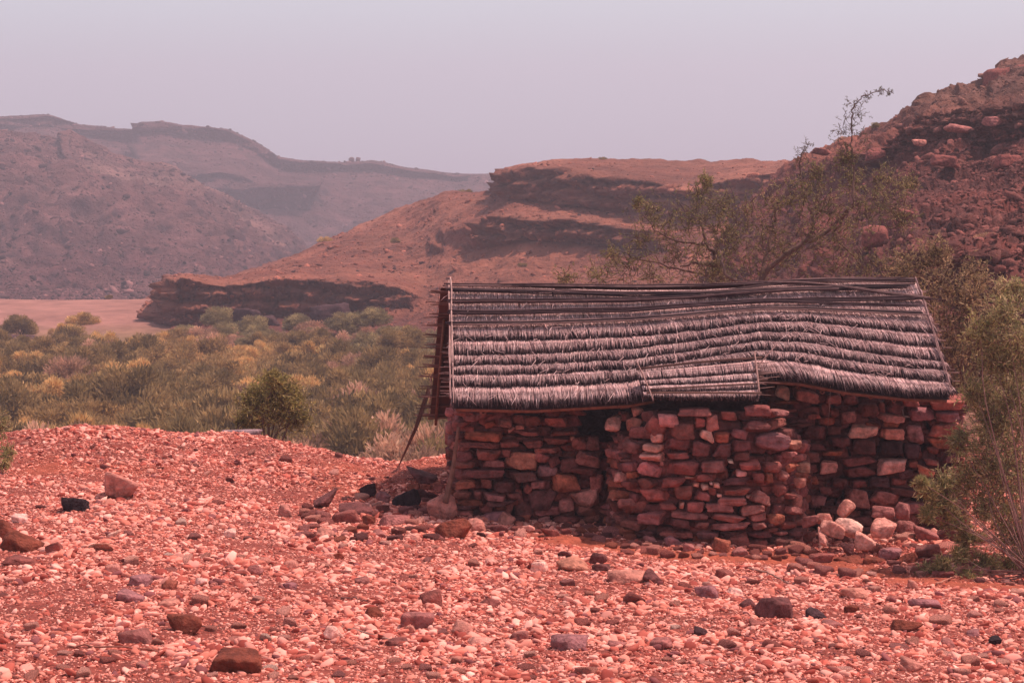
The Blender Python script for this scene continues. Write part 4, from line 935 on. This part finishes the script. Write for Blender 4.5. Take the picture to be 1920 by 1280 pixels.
# pale rim reeds down the left edge and the right edge
def rim(u0, pts, cset, nrod, r_, nm):
    b = Bag()
    for q in range(nrod):
        tg = np.linspace(pts[0] + R.normal() * .01, pts[1] + R.normal() * .02, 14); ph = R.uniform(0, 50)
        P_ = Srf(u0 + R.normal() * .002 + .003 * perlin(np.stack([tg * 4 + ph, tg * 0, tg * 0], -1)), tg, .09 + .01 * q)
        tube(b, P_, r_, cset, 5)
    return rchild(nm, b)
rim(.0, (-.03, .72), (.42, .26, .23), 3, .011, 'rim_reed'); rim(-.002, (.40, 1.02), (.36, .22, .2), 2, .009, 'rim_reed'); rim(1.002, (0, .99), (.28, .16, .15), 3, .006, 'rim_reed')
for q in range(46):
    b = Bag()  # short stub ends along both gable edges
    t_ = R.uniform(.0, 1.0); lft = q % 2 == 0; u0 = -.022 if lft else 1.022
    if lft and t_ < .5: t_ = .5 + t_
    tube(b, [Srf(u0 + R.normal() * .006, t_, .02), Srf(.03 if lft else .97, t_ + R.normal() * .005, .02)], [.005, .008], np.array(WL) * R.uniform(.5, 1.2), 5); rchild('reed_stub', b)
# eave beams and rafter ends
b = Bag(); e1 = line(lambda q: Srf(.005 + q * .40, 1.0, -.085) + np.array([0, .03, 0])); tube(b, e1, .03, (.22, .085, .055), 7); rchild('eave_beam', b)
b = Bag(); e1 = line(lambda q: Srf(.62 + q * .375, 1.0, -.085) + np.array([0, .03, 0])); tube(b, e1, .03, (.20, .08, .055), 7); rchild('eave_beam', b)
for (px, py, rr) in [(906, 772, .05), (962, 768, .024), (1015, 765, .052), (1047, 766, .022), (1096, 765, .026), (1138, 763, .026), (1497, 727, .026), (1542, 735, .033), (1581, 738, .032), (1633, 744, .032), (1676, 751, .030)]:
    b = Bag(); q = A(px, py, 24.62); tube(b, [q, q + [0, .9, .36]], rr, (.25, .11, .085), 9)
    V_ = q + np.array([0, -.003, 0]); th = np.arange(9) / 9 * 6.283
    b.add(np.r_[[V_ + [0, -.002, 0]], V_ + np.stack([np.cos(th) * rr * .4, th * 0, np.sin(th) * rr * .4], -1)], [(0, i + 1, (i + 1) % 9 + 1) for i in range(9)], (.04, .02, .02))
    rchild('rafter', b)
# hanging cord on the right wall
b = Bag(); tube(b, [A(1557, 720, 24.3), A(1556, 760, 24.35), A(1552, 800, 24.6)], .004, (.34, .2, .17), 4); rchild('cord', b)

# reed mat on the eave over the middle wall -------------------------------
mt = Bag()
def Sm(u, t, off=0.):
    u, t, off = np.broadcast_arrays(np.asarray(u, float), np.asarray(t, float), np.asarray(off, float))
    px = (1196 + 12 * t) * (1 - u) + (1414 + 8 * t) * u
    top_ = 707 + (686 - 707) * u; bot = 754 - 0 * u + (2 * np.sin(u * 3))
    py = top_ * (1 - t) + bot * t
    P = AT(px, py, 24.45 + (23.72 - 24.45) * t); return P + np.array([0, -.6, .8]) * (off + .07)[..., None]
um, tm_ = np.meshgrid(np.linspace(0, 1, 40), np.linspace(0, 1, 12), indexing='ij')
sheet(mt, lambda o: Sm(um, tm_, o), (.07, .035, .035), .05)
def rm(k, u): return np.array([.30, .52, .76, 1.0])[k] + .02 * perlin(np.stack([u * 8, u * 0 + k, u * 0], -1))
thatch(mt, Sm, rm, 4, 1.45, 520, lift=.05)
MAT = link('reed_mat', mt.get('reed_mat', M_straw), label='short patch of reed thatch framed with sticks, laid over the eave above the bulging wall', category='reed mat')
def mchild(name, b): return link(name, b.get(name, M_wood), MAT)
for (a_, c_, r_, col_) in [((-.02, .0), (1.06, .02), .010, WC), ((.05, .82), (1.0, .72), .007, WC), ((1.0, -.15), (1.0, .98), .012, WL), ((.0, -.3), (.06, 1.25), .008, WL), ((.02, .95), (1.02, .98), .008, (.2, .1, .08))]:
    b = Bag(); P_ = np.array([Sm(a_[0] + (c_[0] - a_[0]) * q, a_[1] + (c_[1] - a_[1]) * q, .075 + .02 * math.sin(q * 3)) for q in np.linspace(0, 1, 12)])
    tube(b, P_, r_, col_, 5); tube(b, P_ + [.0, -.01, -.012], r_ * .7, np.array(col_) * .7, 5); mchild('frame_stick', b)
b = Bag()
for q in range(16):
    t_ = R.uniform(0, 1.05); tube(b, [Sm(.97, t_, .02), Sm(1.0 + R.uniform(.04, .22), t_ + R.normal() * .05, .01)], [.007, .003], np.array(WL) * R.uniform(.6, 1.1), 4)
mchild('loose_reeds', b)
def stick(name, pts, r_, c_, lb, cat='stick', kinks=.0):
    b = Bag(); P_ = np.array(pts, float)
    n_ = 14; tt_ = np.linspace(0, len(P_) - 1, n_); Q_ = np.stack([np.interp(tt_, np.arange(len(P_)), P_[:, k]) for k in range(3)], -1)
    Q_ += R.normal(0, kinks, Q_.shape); o0 = Q_[0].copy()
    tube(b, Q_, np.linspace(r_, r_ * .55, n_), c_, 6); o = link(name, b.get(name, M_wood, False, o0), label=lb, category=cat); o.location = o0; return o
stick('stick', [A(1412, 696, 24.1), A(1456, 655, 24.4) + [0, 0, .06]], .010, WL, 'thin stick poking up from the right corner of the reed mat')
g_ = hit(748, 872)
b = Bag(); T0_, T1_ = A(801, 735, 28.2), np.array(g_)
for q in range(5):
    o_ = R.normal(0, .02, 3); tube(b, [T0_ + o_ * 2, (T0_ + T1_) / 2 + o_ * 1.4 + [.03, 0, 0], T1_ + o_ * .4], [.012, .010, .005], np.array([.15, .065, .05]) * R.uniform(.7, 1.3), 5)
link('leaning_pole', b.get('leaning_pole', M_wood), label='thin dark pole leaning from the left roof end down to the berm', category='pole')
stick('post', [A(835, 942, 24.6), A(849, 880, 24.75), A(860, 800, 24.85)], .042, (.20, .085, .06), 'weathered wooden post leaning against the left corner of the hut', 'post')
def gs(name, x0, y0, x1, y1, r_, c_, lb):
    p0, p1 = hit(x0, y0), hit(x1, y1); m_ = (p0 + p1) / 2; m_[2] = H(m_[0], m_[1]) + .015
    p0 = p0 + [0, 0, .02]; p1 = p1 + [0, 0, .02]; m_[2] += .02; stick(name, [p0, m_, p1], r_, c_, lb, kinks=.006)
gs('stick', 640, 1180, 766, 1214, .011, (.36, .2, .16), 'thin pale dry stick on the gravel by the whitish lumpy stone')
gs('stick', 128, 1216, 330, 1228, .009, (.30, .11, .08), 'long thin reddish twig lying flat at the lower left')
gs('stick', 372, 1180, 420, 1184, .008, (.28, .12, .09), 'short reddish twig right of the jagged rusty rock')
gs('stick', 1402, 1066, 1480, 1096, .013, (.36, .19, .15), 'forked dry branch on the gravel before the bare earth strip')
gs('stick', 1756, 1098, 1796, 1080, .012, (.40, .17, .12), 'curved reddish stick on the bare earth under the bush')
gs('stick', 890, 985, 940, 1006, .010, (.33, .17, .14), 'thin pale stick leaning on the stones at the left wall foot')
gs('stick', 628, 1010, 672, 1016, .010, (.30, .12, .09), 'short reddish stick beside the peaked pinkish stone')
gs('stick', 640, 1124, 690, 1130, .008, (.18, .08, .07), 'dark short twig left of the knobbly rusty rock')
# kerb slab behind the berm
q = A(452, 812, 32.3); b = Bag(); V_, T_ = rock(3, .99, .015, 40); b.add(V_ * [.34, .14, .06], T_, (.3, .2, .21)); o = link('kerb_slab', b.get('kerb_slab', M_rock), label='flat grey slab end showing behind the berm beside the olive bush', category='slab'); o.location = (q[0], q[1], H(q[0], q[1]) + .05)

# ---------------------------------------------------------------- plants
def plant(name, root, lobes, lab, cat, leafc, leaf=(.04, .009), twigs=60, perleaf=9, barkc=(.16, .09, .075), stem_r=.03, droop=.0, group=None, limbs=None, tw=.0035, up=.3, kinds=None):
    """root (3,), lobes [(centre(3,), radius)]; trunk part holds stems, crown part twigs and leaves"""
    root = np.array(root, float); E = empty(name, root, label=lab, category=cat)
    if group: E['group'] = group
    tr = Bag(); cr = Bag(); leafc = np.array(leafc)
    for (pts, r0, r1) in (limbs or []):
        P_ = np.array(pts, float); n_ = len(P_) * 5; tt_ = np.linspace(0, len(P_) - 1, n_)
        Q_ = np.stack([np.interp(tt_, np.arange(len(P_)), P_[:, k]) for k in range(3)], -1)
        for _ in range(2): Q_[1:-1] = (Q_[:-2] + Q_[1:-1] * 2 + Q_[2:]) / 4
        Q_[1:-1] += R.normal(0, .012, (n_ - 2, 3)); tube(tr, Q_, np.linspace(r0, r1, n_), barkc, 7)
    LP, LD = [], []
    for (c_, r_) in lobes:
        c_ = np.array(c_, float)
        if limbs is None or R.uniform() < .0:
            m_ = root * .45 + c_ * .55 + R.normal(0, r_ * .55, 3) + [0, 0, .12 * abs(c_[2] - root[2])]; P_ = [root + R.normal(0, .03, 3), m_, c_]
            tt_ = np.linspace(0, 2, 9); P_ = np.array(P_); Q_ = np.stack([np.interp(tt_, [0, 1, 2], P_[:, k]) for k in range(3)], -1)
            Q_[1:-1] = (Q_[:-2] + Q_[1:-1] * 2 + Q_[2:]) / 4; tube(tr, Q_, np.linspace(stem_r, stem_r * .3, 9), barkc, 5)
        for k in range(twigs):
            d = R.normal(size=3) + [0, 0, up]; d /= np.linalg.norm(d); s0 = c_ + R.normal(0, r_ * .36, 3)
            ln = r_ * R.uniform(.45, 1.05); e1 = s0 + d * ln * .5 + R.normal(0, ln * .08, 3); e2 = s0 + d * ln + R.normal(0, ln * .14, 3) - [0, 0, droop * ln]
            P_ = np.array([s0, e1, e2]); tube(cr, P_, [tw * 1.6, tw, tw * .5], np.array(barkc) * R.uniform(.8, 1.4), 3)
            q = R.uniform(.1, 1, perleaf)[:, None]; pp = np.where(q < .5, s0 + (e1 - s0) * q * 2, e1 + (e2 - e1) * (q * 2 - 1))
            LP.append(pp); LD.append(d * .7 + R.normal(0, .6, (perleaf, 3)))
    LP = np.concatenate(LP); LD = np.concatenate(LD); n_ = len(LP)
    cc = leafc[R.integers(0, len(leafc), n_)] * (1 + R.normal(0, .18, (n_, 1)))
    leaves(cr, LP, LD, leaf[0] * R.uniform(.6, 1.4, n_), leaf[1] * R.uniform(.7, 1.3, n_), np.clip(cc, .01, .8))
    if tr.n: link('trunk', tr.get('trunk', M_bark, True, root), E)
    link('crown', cr.get('crown', M_leaf, False, root), E)
    return E
OL = [(.30, .24, .09), (.23, .20, .08), (.37, .26, .12), (.44, .31, .16), (.17, .17, .07)]
GR = [(.32, .28, .11), (.40, .34, .14), (.22, .22, .09), (.50, .38, .18), (.60, .45, .25)]
def lob(lst, Y, dY=.6): return [(A(px, py, Y + R.uniform(-dY, dY)), r_ * mpp(Y)) for (px, py, r_) in lst]
# tall tree behind the roof, one stem rising clear against the sky
Yt = 31.5
plant('acacia_tree', A(1390, 640, Yt), lob([(1420,500,55),(1370,470,45),(1440,440,50),(1400,400,40),(1480,480,50),(1520,440,45),(1540,390,40),(1500,360,36),(1575,430,40),(1620,400,40),(1660,380,42),(1690,410,34),(1650,340,34),(1600,350,30),(1560,500,45),(1460,380,34),(1340,510,40),(1700,350,26),(1530,330,26),(1585,300,22),(1620,500,40),(1680,500,40)], Yt, .9),
      'tall thin-leaved tree behind the roof with one stem rising into the sky', 'tree', OL, leaf=(.05, .012), twigs=58, perleaf=9, up=.4, tw=.004,
      limbs=[([A(1400,640,Yt),A(1425,520,Yt),A(1480,470,Yt),A(1545,440,Yt),A(1590,395,Yt-.2),A(1618,375,Yt-.3),A(1655,368,Yt-.5)],.055,.005),
             ([A(1600,385,Yt-.2),A(1601,330,Yt),A(1597,270,Yt),A(1596,215,Yt),A(1603,195,Yt),A(1625,176,Yt),A(1660,168,Yt),A(1676,176,Yt)],.018,.004),
             ([A(1470,478,Yt),A(1515,450,Yt),A(1527,420,Yt),A(1520,390,Yt),A(1503,350,Yt),A(1500,310,Yt),A(1508,275,Yt)],.04,.008),
             ([A(1520,395,Yt),A(1550,370,Yt),A(1565,330,Yt)],.02,.006),([A(1420,540,Yt),A(1360,520,Yt),A(1350,470,Yt+.3)],.04,.012),([A(1425,530,Yt),A(1450,430,Yt+.3),A(1460,370,Yt+.3)],.035,.01),([A(1590,395,Yt),A(1560,440,Yt+.3),A(1620,500,Yt+.5)],.03,.01)])
tl = plant('treetop_twigs', A(1598, 330, Yt), lob([(1597,215,22),(1602,195,18),(1588,240,26),(1612,245,20),(1572,250,14),(1620,270,18),(1580,275,18),(1650,172,9),(1668,176,8),(1600,290,20),(1625,182,10),(1610,220,20),(1503,285,18),(1515,272,10),(1497,300,16)], Yt, .1),
      'x', 'x', [(.12, .10, .06), (.18, .14, .09)], leaf=(.038, .011), twigs=15, perleaf=5, up=.2, tw=.003, stem_r=.004, limbs=[])
tree = [o for o in COL.objects if o.name.startswith('acacia_tree')][0]
for o in list(tl.children):
    o.parent = tree; o.location = tl.location - tree.location; o.name = 'top_twigs'
bpy.data.objects.remove(tl)
# left, lower tree with a bent limb
Yl = 33.0
plant('acacia_tree', A(1330, 620, Yl), lob([(1310,370,34),(1290,410,42),(1250,430,42),(1220,400,30),(1330,420,40),(1350,390,30),(1200,450,40),(1260,480,45),(1310,480,45),(1180,500,36),(1230,520,40),(1340,520,40),(1150,480,22),(1370,440,30),(1325,340,14),(1120,520,30),(1060,525,22),(1195,380,16)], Yl, .9),
      'lower spreading tree with a bent limb behind the roof, left of the tall one', 'tree', OL, leaf=(.05, .012), twigs=58, perleaf=9, up=.4, tw=.004,
      limbs=[([A(1380,600,Yl),A(1350,505,Yl),A(1330,495,Yl),A(1300,492,Yl-.2),A(1275,500,Yl-.2)],.06,.012),([A(1342,497,Yl),A(1338,470,Yl),A(1318,458,Yl),A(1290,455,Yl)],.045,.015),([A(1325,462,Yl),A(1318,430,Yl),A(1308,400,Yl)],.03,.006),([A(1290,456,Yl),A(1260,450,Yl),A(1225,430,Yl),A(1205,400,Yl)],.02,.006),([A(1330,520,Yl),A(1220,490,Yl),A(1150,480,Yl)],.02,.006)])
# scrub behind and right of the hut
plant('shrub', A(1800, 760, 30), lob([(1730,500,45),(1770,540,45),(1740,580,40),(1790,600,45),(1830,640,55),(1870,600,45),(1780,660,40),(1840,700,50),(1890,680,45),(1820,560,36),(1830,520,34),(1880,560,36),(1760,480,30),(1850,620,50),(1900,640,50),(1800,680,50),(1860,740,50),(1900,740,50),(1850,780,45),(1690,520,36),(1800,740,34)], 29.5, .8),
      'sparse brownish-green twiggy shrub behind the right end of the hut', 'shrub', [(.44,.28,.15),(.36,.25,.12),(.52,.33,.19),(.28,.21,.10)], leaf=(.06, .014), twigs=90, perleaf=9, up=.7, tw=.004, stem_r=.018)
# leafy bush hanging in from the right edge
Yb = 22.2
plant('bush', hit(1960, 1110) + [.1, 1.0, 0], lob([(1840,620,34),(1885,590,36),(1915,640,45),(1905,550,30),(1860,660,36),(1900,760,60),(1850,830,50),(1900,1000,55),(1860,900,50),(1915,1090,40),(1890,880,60),(1905,660,45),(1880,690,40),(1900,820,50),(1860,790,38),(1910,900,52),(1850,870,42),(1810,900,34),(1880,960,50),(1920,1010,50),(1905,1060,36),(1840,950,38),(1890,740,40),(1930,780,50),(1960,900,70),(1960,1040,60),(1830,740,30),(1800,830,26),(1940,690,40),(2010,820,70)], Yb + .6, .5) + lob([(1770,905,20),(1745,925,18),(1775,950,26),(1728,905,8),(1740,965,14),(1790,980,24),(1815,1010,22),(1735,1075,16),(1770,1060,14),(1820,1090,22),(1790,1110,14),(1850,1060,24),(1800,1040,14),(1730,1110,8)], Yb - .2, .25),
      'large narrow-leaved green bush reaching in over the right end of the hut', 'bush', GR, leaf=(.065, .011), twigs=84, perleaf=12, up=.25, tw=.003, stem_r=.009, barkc=(.24, .12, .10))
# sprig at the left edge
plant('bush', hit(-20, 880), lob([(0,800,26),(-20,830,36),(15,850,16),(-30,780,30),(5,870,14)], 26.2, .2), 'dull green bush sprig entering at the left edge above the gravel', 'bush', GR, leaf=(.06, .012), twigs=45, perleaf=8, stem_r=.01)
# bush on the berm top
hb = A(505, 812, 34.0); hb[2] = H(hb[0], hb[1])
plant('bush', hb, lob([(510,775,40),(480,770,34),(540,770,34),(500,735,34),(530,735,30),(560,785,24),(460,790,24),(475,745,22),(515,715,18),(550,745,20)], 34.0, .45), 'round yellow-green bush standing behind the berm crest', 'bush', [(.36,.29,.09),(.28,.23,.08),(.44,.33,.13),(.2,.17,.06)], leaf=(.07, .02), twigs=90, perleaf=11, up=.6, stem_r=.02)

# wadi thicket: shrub templates then copies
def shrub_tpl(seed, leafc, tall=1.0, n=8500, sl=.12, sw=.034):
    rng = np.random.default_rng(seed); bag = Bag(); leafc = np.array(leafc)
    nl = 26; c_ = rng.normal(size=(nl, 3)); c_ /= np.linalg.norm(c_, axis=1)[:, None]; c_ *= rng.uniform(.35, .85, nl)[:, None]; c_[:, 2] = np.abs(c_[:, 2]) * .95 * tall + .12
    k = rng.integers(0, nl, n); d = rng.normal(size=(n, 3)); d /= np.linalg.norm(d, axis=1)[:, None]; rr = rng.uniform(.16, .34, nl)[k][:, None]
    P = c_[k] + d * rr * rng.uniform(.2, 1, (n, 1)) ** .6; P[:, 2] = np.abs(P[:, 2])
    D = d * .9 + c_[k] * .3 + np.array([0, 0, .45]) + rng.normal(0, .5, (n, 3))
    lc = leafc[rng.integers(0, len(leafc), nl)] * (1 + rng.normal(0, .16, (nl, 1)))
    col = lc[k] * (1 + rng.normal(0, .15, (n, 1)))
    leaves(bag, P, D, sl * rng.uniform(.6, 1.4, n), sw * rng.uniform(.7, 1.3, n), np.clip(col, .01, .8))
    st = Bag()
    for q in range(9): tube(st, [(rng.normal() * .05, rng.normal() * .05, -.1), c_[q] * [.4, .4, .5] + rng.normal(0, .04, 3), c_[q]], [.02, .014, .005], (.13, .07, .05), 4)
    return bag.get('shrub_crown', M_leaf), st.get('shrub_stems', M_bark)
YG = [(.64, .40, .16), (.56, .34, .14), (.72, .46, .20), (.46, .29, .12)]
DG = [(.36, .235, .10), (.28, .19, .08), (.43, .28, .12)]
BR = [(.52, .29, .19), (.44, .25, .16), (.60, .35, .23)]
GG = [(.34, .26, .125), (.39, .29, .145), (.28, .22, .11)]
tpls = {'yellowish': [shrub_tpl(s, YG) for s in (1, 2, 3)], 'dark': [shrub_tpl(s, DG) for s in (4, 5, 6)], 'brownish': [shrub_tpl(s, BR) for s in (7, 8)], 'grey-green': [shrub_tpl(s, GG) for s in (9, 10)]}
def put_shrub(P, rx_, rz_, kind, lab, group=None, name='shrub', stems=True):
    t_ = tpls[kind][int(R.integers(0, len(tpls[kind])))]
    if stems:
        E = empty(name, P, label=lab, category='shrub'); E.scale = (rx_, rx_, rz_); E.rotation_euler = (0, 0, R.uniform(0, 6.28))
        link('crown', t_[0], E); link('stems', t_[1], E)
    else:
        E = link(name, t_[0], label=lab, category='shrub'); E.location = P; E.scale = (rx_, rx_, rz_); E.rotation_euler = (0, 0, R.uniform(0, 6.28))
    if group: E['group'] = group
    return E
ZB = CZ - 12.2
cnt = 0
for row, Y in enumerate(np.geomspace(74, 139, 18)):
    wpx = 2.25 / Y * F
    xs = np.arange(-90 + R.uniform(0, wpx), 905 if Y < 105 else 860, wpx * .73)
    for px in xs:
        px = px + R.normal() * wpx * .16; yy = Y + R.normal() * 1.2
        X_ = (px - 960) / F * yy * 1.01
        nz_ = float(perlin(np.array([X_ * .07, yy * .05, 3.])) + .6 * perlin(np.array([X_ * .2, yy * .12, 9.])))
        edge = px > 600 and yy > 122
        kd = 'grey-green' if edge else ('yellowish' if nz_ > -.02 else ('dark' if nz_ > -.38 or R.uniform() < .3 else 'brownish'))
        if R.uniform() < .12: kd = R.choice(['dark', 'brownish', 'yellowish'])
        zone = ('along the near edge' if Y < 90 else 'in the middle' if Y < 114 else 'along the far edge') + (' on the left' if px < 300 else ' at the centre' if px < 580 else ' near the hut')
        if yy > 133 and R.uniform() < .35: continue
        r_ = R.uniform(1.5, 2.5) * (.75 + .35 * (129 - Y) / 55) * (1.15 if kd == 'dark' else 1); cnt += 1
        put_shrub((X_, yy, ZB - .1), r_, r_ * R.uniform(.8, 1.15), kd, f'{kd} feathery shrub {zone} of the dense wadi thicket', f'{kd} shrubs {zone} of the wadi thicket', stems=False)
for q in range(46):
    px, Y = R.uniform(340, 860), R.uniform(139, 149); X_ = (px - 960) / F * Y * 1.01; zone = 'below the dark low cliff'
    kd = R.choice(['grey-green', 'grey-green', 'brownish', 'dark']); r_ = R.uniform(.7, 1.7)
    put_shrub((X_, Y, A(px, np.interp(Y, [136, 150], [650, 625]), Y)[2] - .2), r_, r_ * R.uniform(.6, .95), kd, f'{kd} feathery shrub at the scree foot below the dark low cliff', f'{kd} shrubs below the low cliff', stems=False)
print('thicket', cnt)
for (px, py, r_, Y, kd, lb) in [(155, 612, 30, 158, 'yellowish', 'lone yellowish bush on the pale sand bank at the left'), (402, 612, 36, 150, 'grey-green', 'grey-green bush against the dark low cliff'),
        (560, 618, 30, 148, 'grey-green', 'grey-green bush between the two dark low cliffs'), (470, 626, 34, 146, 'grey-green', 'low grey-green bush at the thicket edge below the dark knob'),
        (640, 622, 36, 142, 'grey-green', 'wide grey-green bush at the foot of the lower cliff'), (700, 610, 34, 142, 'grey-green', 'grey-green bush right of the lower cliff at the thicket edge'),
        (40, 626, 34, 150, 'dark', 'dark bush at the far edge of the thicket on the left'), (612, 458, 16, 208, 'yellowish', 'small yellowish bush on the crest of the mesa spur'),
        (860, 380, 13, 208, 'dark', 'small dark bush on the upper slope under the mesa cliff'), (872, 366, 12, 212, 'dark', 'small dark bush on the skyline left of the mesa cliff'),
        (828, 378, 8, 212, 'brownish', 'tiny brownish bush low on the skyline slope'), (1130, 302, 8, 197, 'dark', 'tiny twiggy bush on the mesa top edge'),
        (1643, 240, 10, 104, 'grey-green', 'small round bush on the skyline right of the tall tree'), (1756, 188, 12, 98, 'brownish', 'small bare bush on the hilltop ledge'),
        (1580, 268, 12, 108, 'brownish', 'small brown bush on the skyline behind the tall tree'), (1850, 455, 22, 56, 'brownish', 'dry bush in the rubble of the hillside'),
        (865, 420, 8, 190, 'dark', 'tiny dark bush above the mesa ledges'), (205, 560, 7, 215, 'dark', 'tiny dark bush on the far side of the pale sand bank'), (40, 575, 12, 200, 'dark', 'low dark bush where the sand bank meets the mountain'), (100, 578, 9, 200, 'brownish', 'low brownish bush at the back of the sand bank'), (560, 505, 6, 176, 'dark', 'tiny bush on the mesa slope above the low cliff'), (740, 455, 9, 188, 'dark', 'dark lone bush halfway up the mesa slope'), (980, 500, 8, 152, 'dark', 'small bush on the scree under the mesa ledges'), (130, 632, 30, 146, 'yellowish', 'yellowish bush just below the pale sand bank'), (755, 650, 40, 122, 'dark', 'dark rounded bush near the left roof end')]:
    P = A(px, py, Y); s = mpp(Y); put_shrub(P, r_ * s * 1.25, r_ * s * .95, kd, lb)

# standing rock masses below the mesa spur
for (px, py, w, h, Y, lb) in [(462, 592, 52, 44, 153, 'dark rounded rock knob in front of the low cliff'), (625, 588, 92, 50, 151, 'broad dark rock mass with flat top beside the low cliff'), (503, 600, 44, 22, 152, 'low dark rock right of the rounded knob'),
                              (25, 636, 120, 14, 150, 'low dark rock shelf at the far edge of the thicket'), (70, 545, 0, 0, 0, '')]:
    if w: place(px, py, w, h, 'D', lb, .45, 0, Y=Y - 3, name='rock_outcrop', dep=.6, cat='rock', nois=.25, lvl=4)
for (px, py, w, h, Y, t_, lb) in [(1895, 150, 110, 80, 94, 'b', 'huge rounded boulder crowning the right hill'), (1640, 440, 60, 60, 66, 'b', 'dark block of rock low on the slope behind the tall tree'), (1642, 288, 44, 26, 86, 'b', 'dark square block on the upper slope right of the tall stem'),
        (1724, 266, 30, 14, 80, 'l', 'pale flat block on the steep hillside'), (1540, 284, 40, 12, 98, 'b', 'dark ledge block near the skyline left of the tall stem'), (1800, 240, 56, 18, 79, 'm', 'long pale slab in the dark cliff band'),
        (1870, 225, 60, 20, 79, 'm', 'broad tilted slab in the dark cliff band at the right'), (1770, 300, 60, 24, 76, 'b', 'brown tilted slab below the dark cliff band'), (1890, 300, 50, 28, 74, 'b', 'brown block below the dark cliff band at the right edge'),
        (1848, 420, 30, 16, 61, 'm', 'light block in the lower rubble slope'), (1700, 400, 34, 20, 64, 'b', 'brown block in the rubble beside the tree crown')]:
    place(px, py, w, h, t_, lb, .7, R.normal() * 8, Y=Y, name='boulder', cat='rock', nois=.16)

# ---------------------------------------------------------------- haze: even air round everything
b = Bag(); boxcore(b, -1700, 1700, -60, 1300, -80, 75)
hz = bpy.data.materials.new('haze'); hz.use_nodes = True; t = hz.node_tree; t.nodes.clear()
o_ = N(t, 'ShaderNodeOutputMaterial'); v_ = N(t, 'ShaderNodeVolumePrincipled')
v_.inputs['Color'].default_value = (.88, .83, .96, 1); v_.inputs['Density'].default_value = .00095; v_.inputs['Anisotropy'].default_value = .2
t.links.new(v_.outputs[0], o_.inputs['Volume'])
link('haze', b.get('haze', hz), kind='stuff')
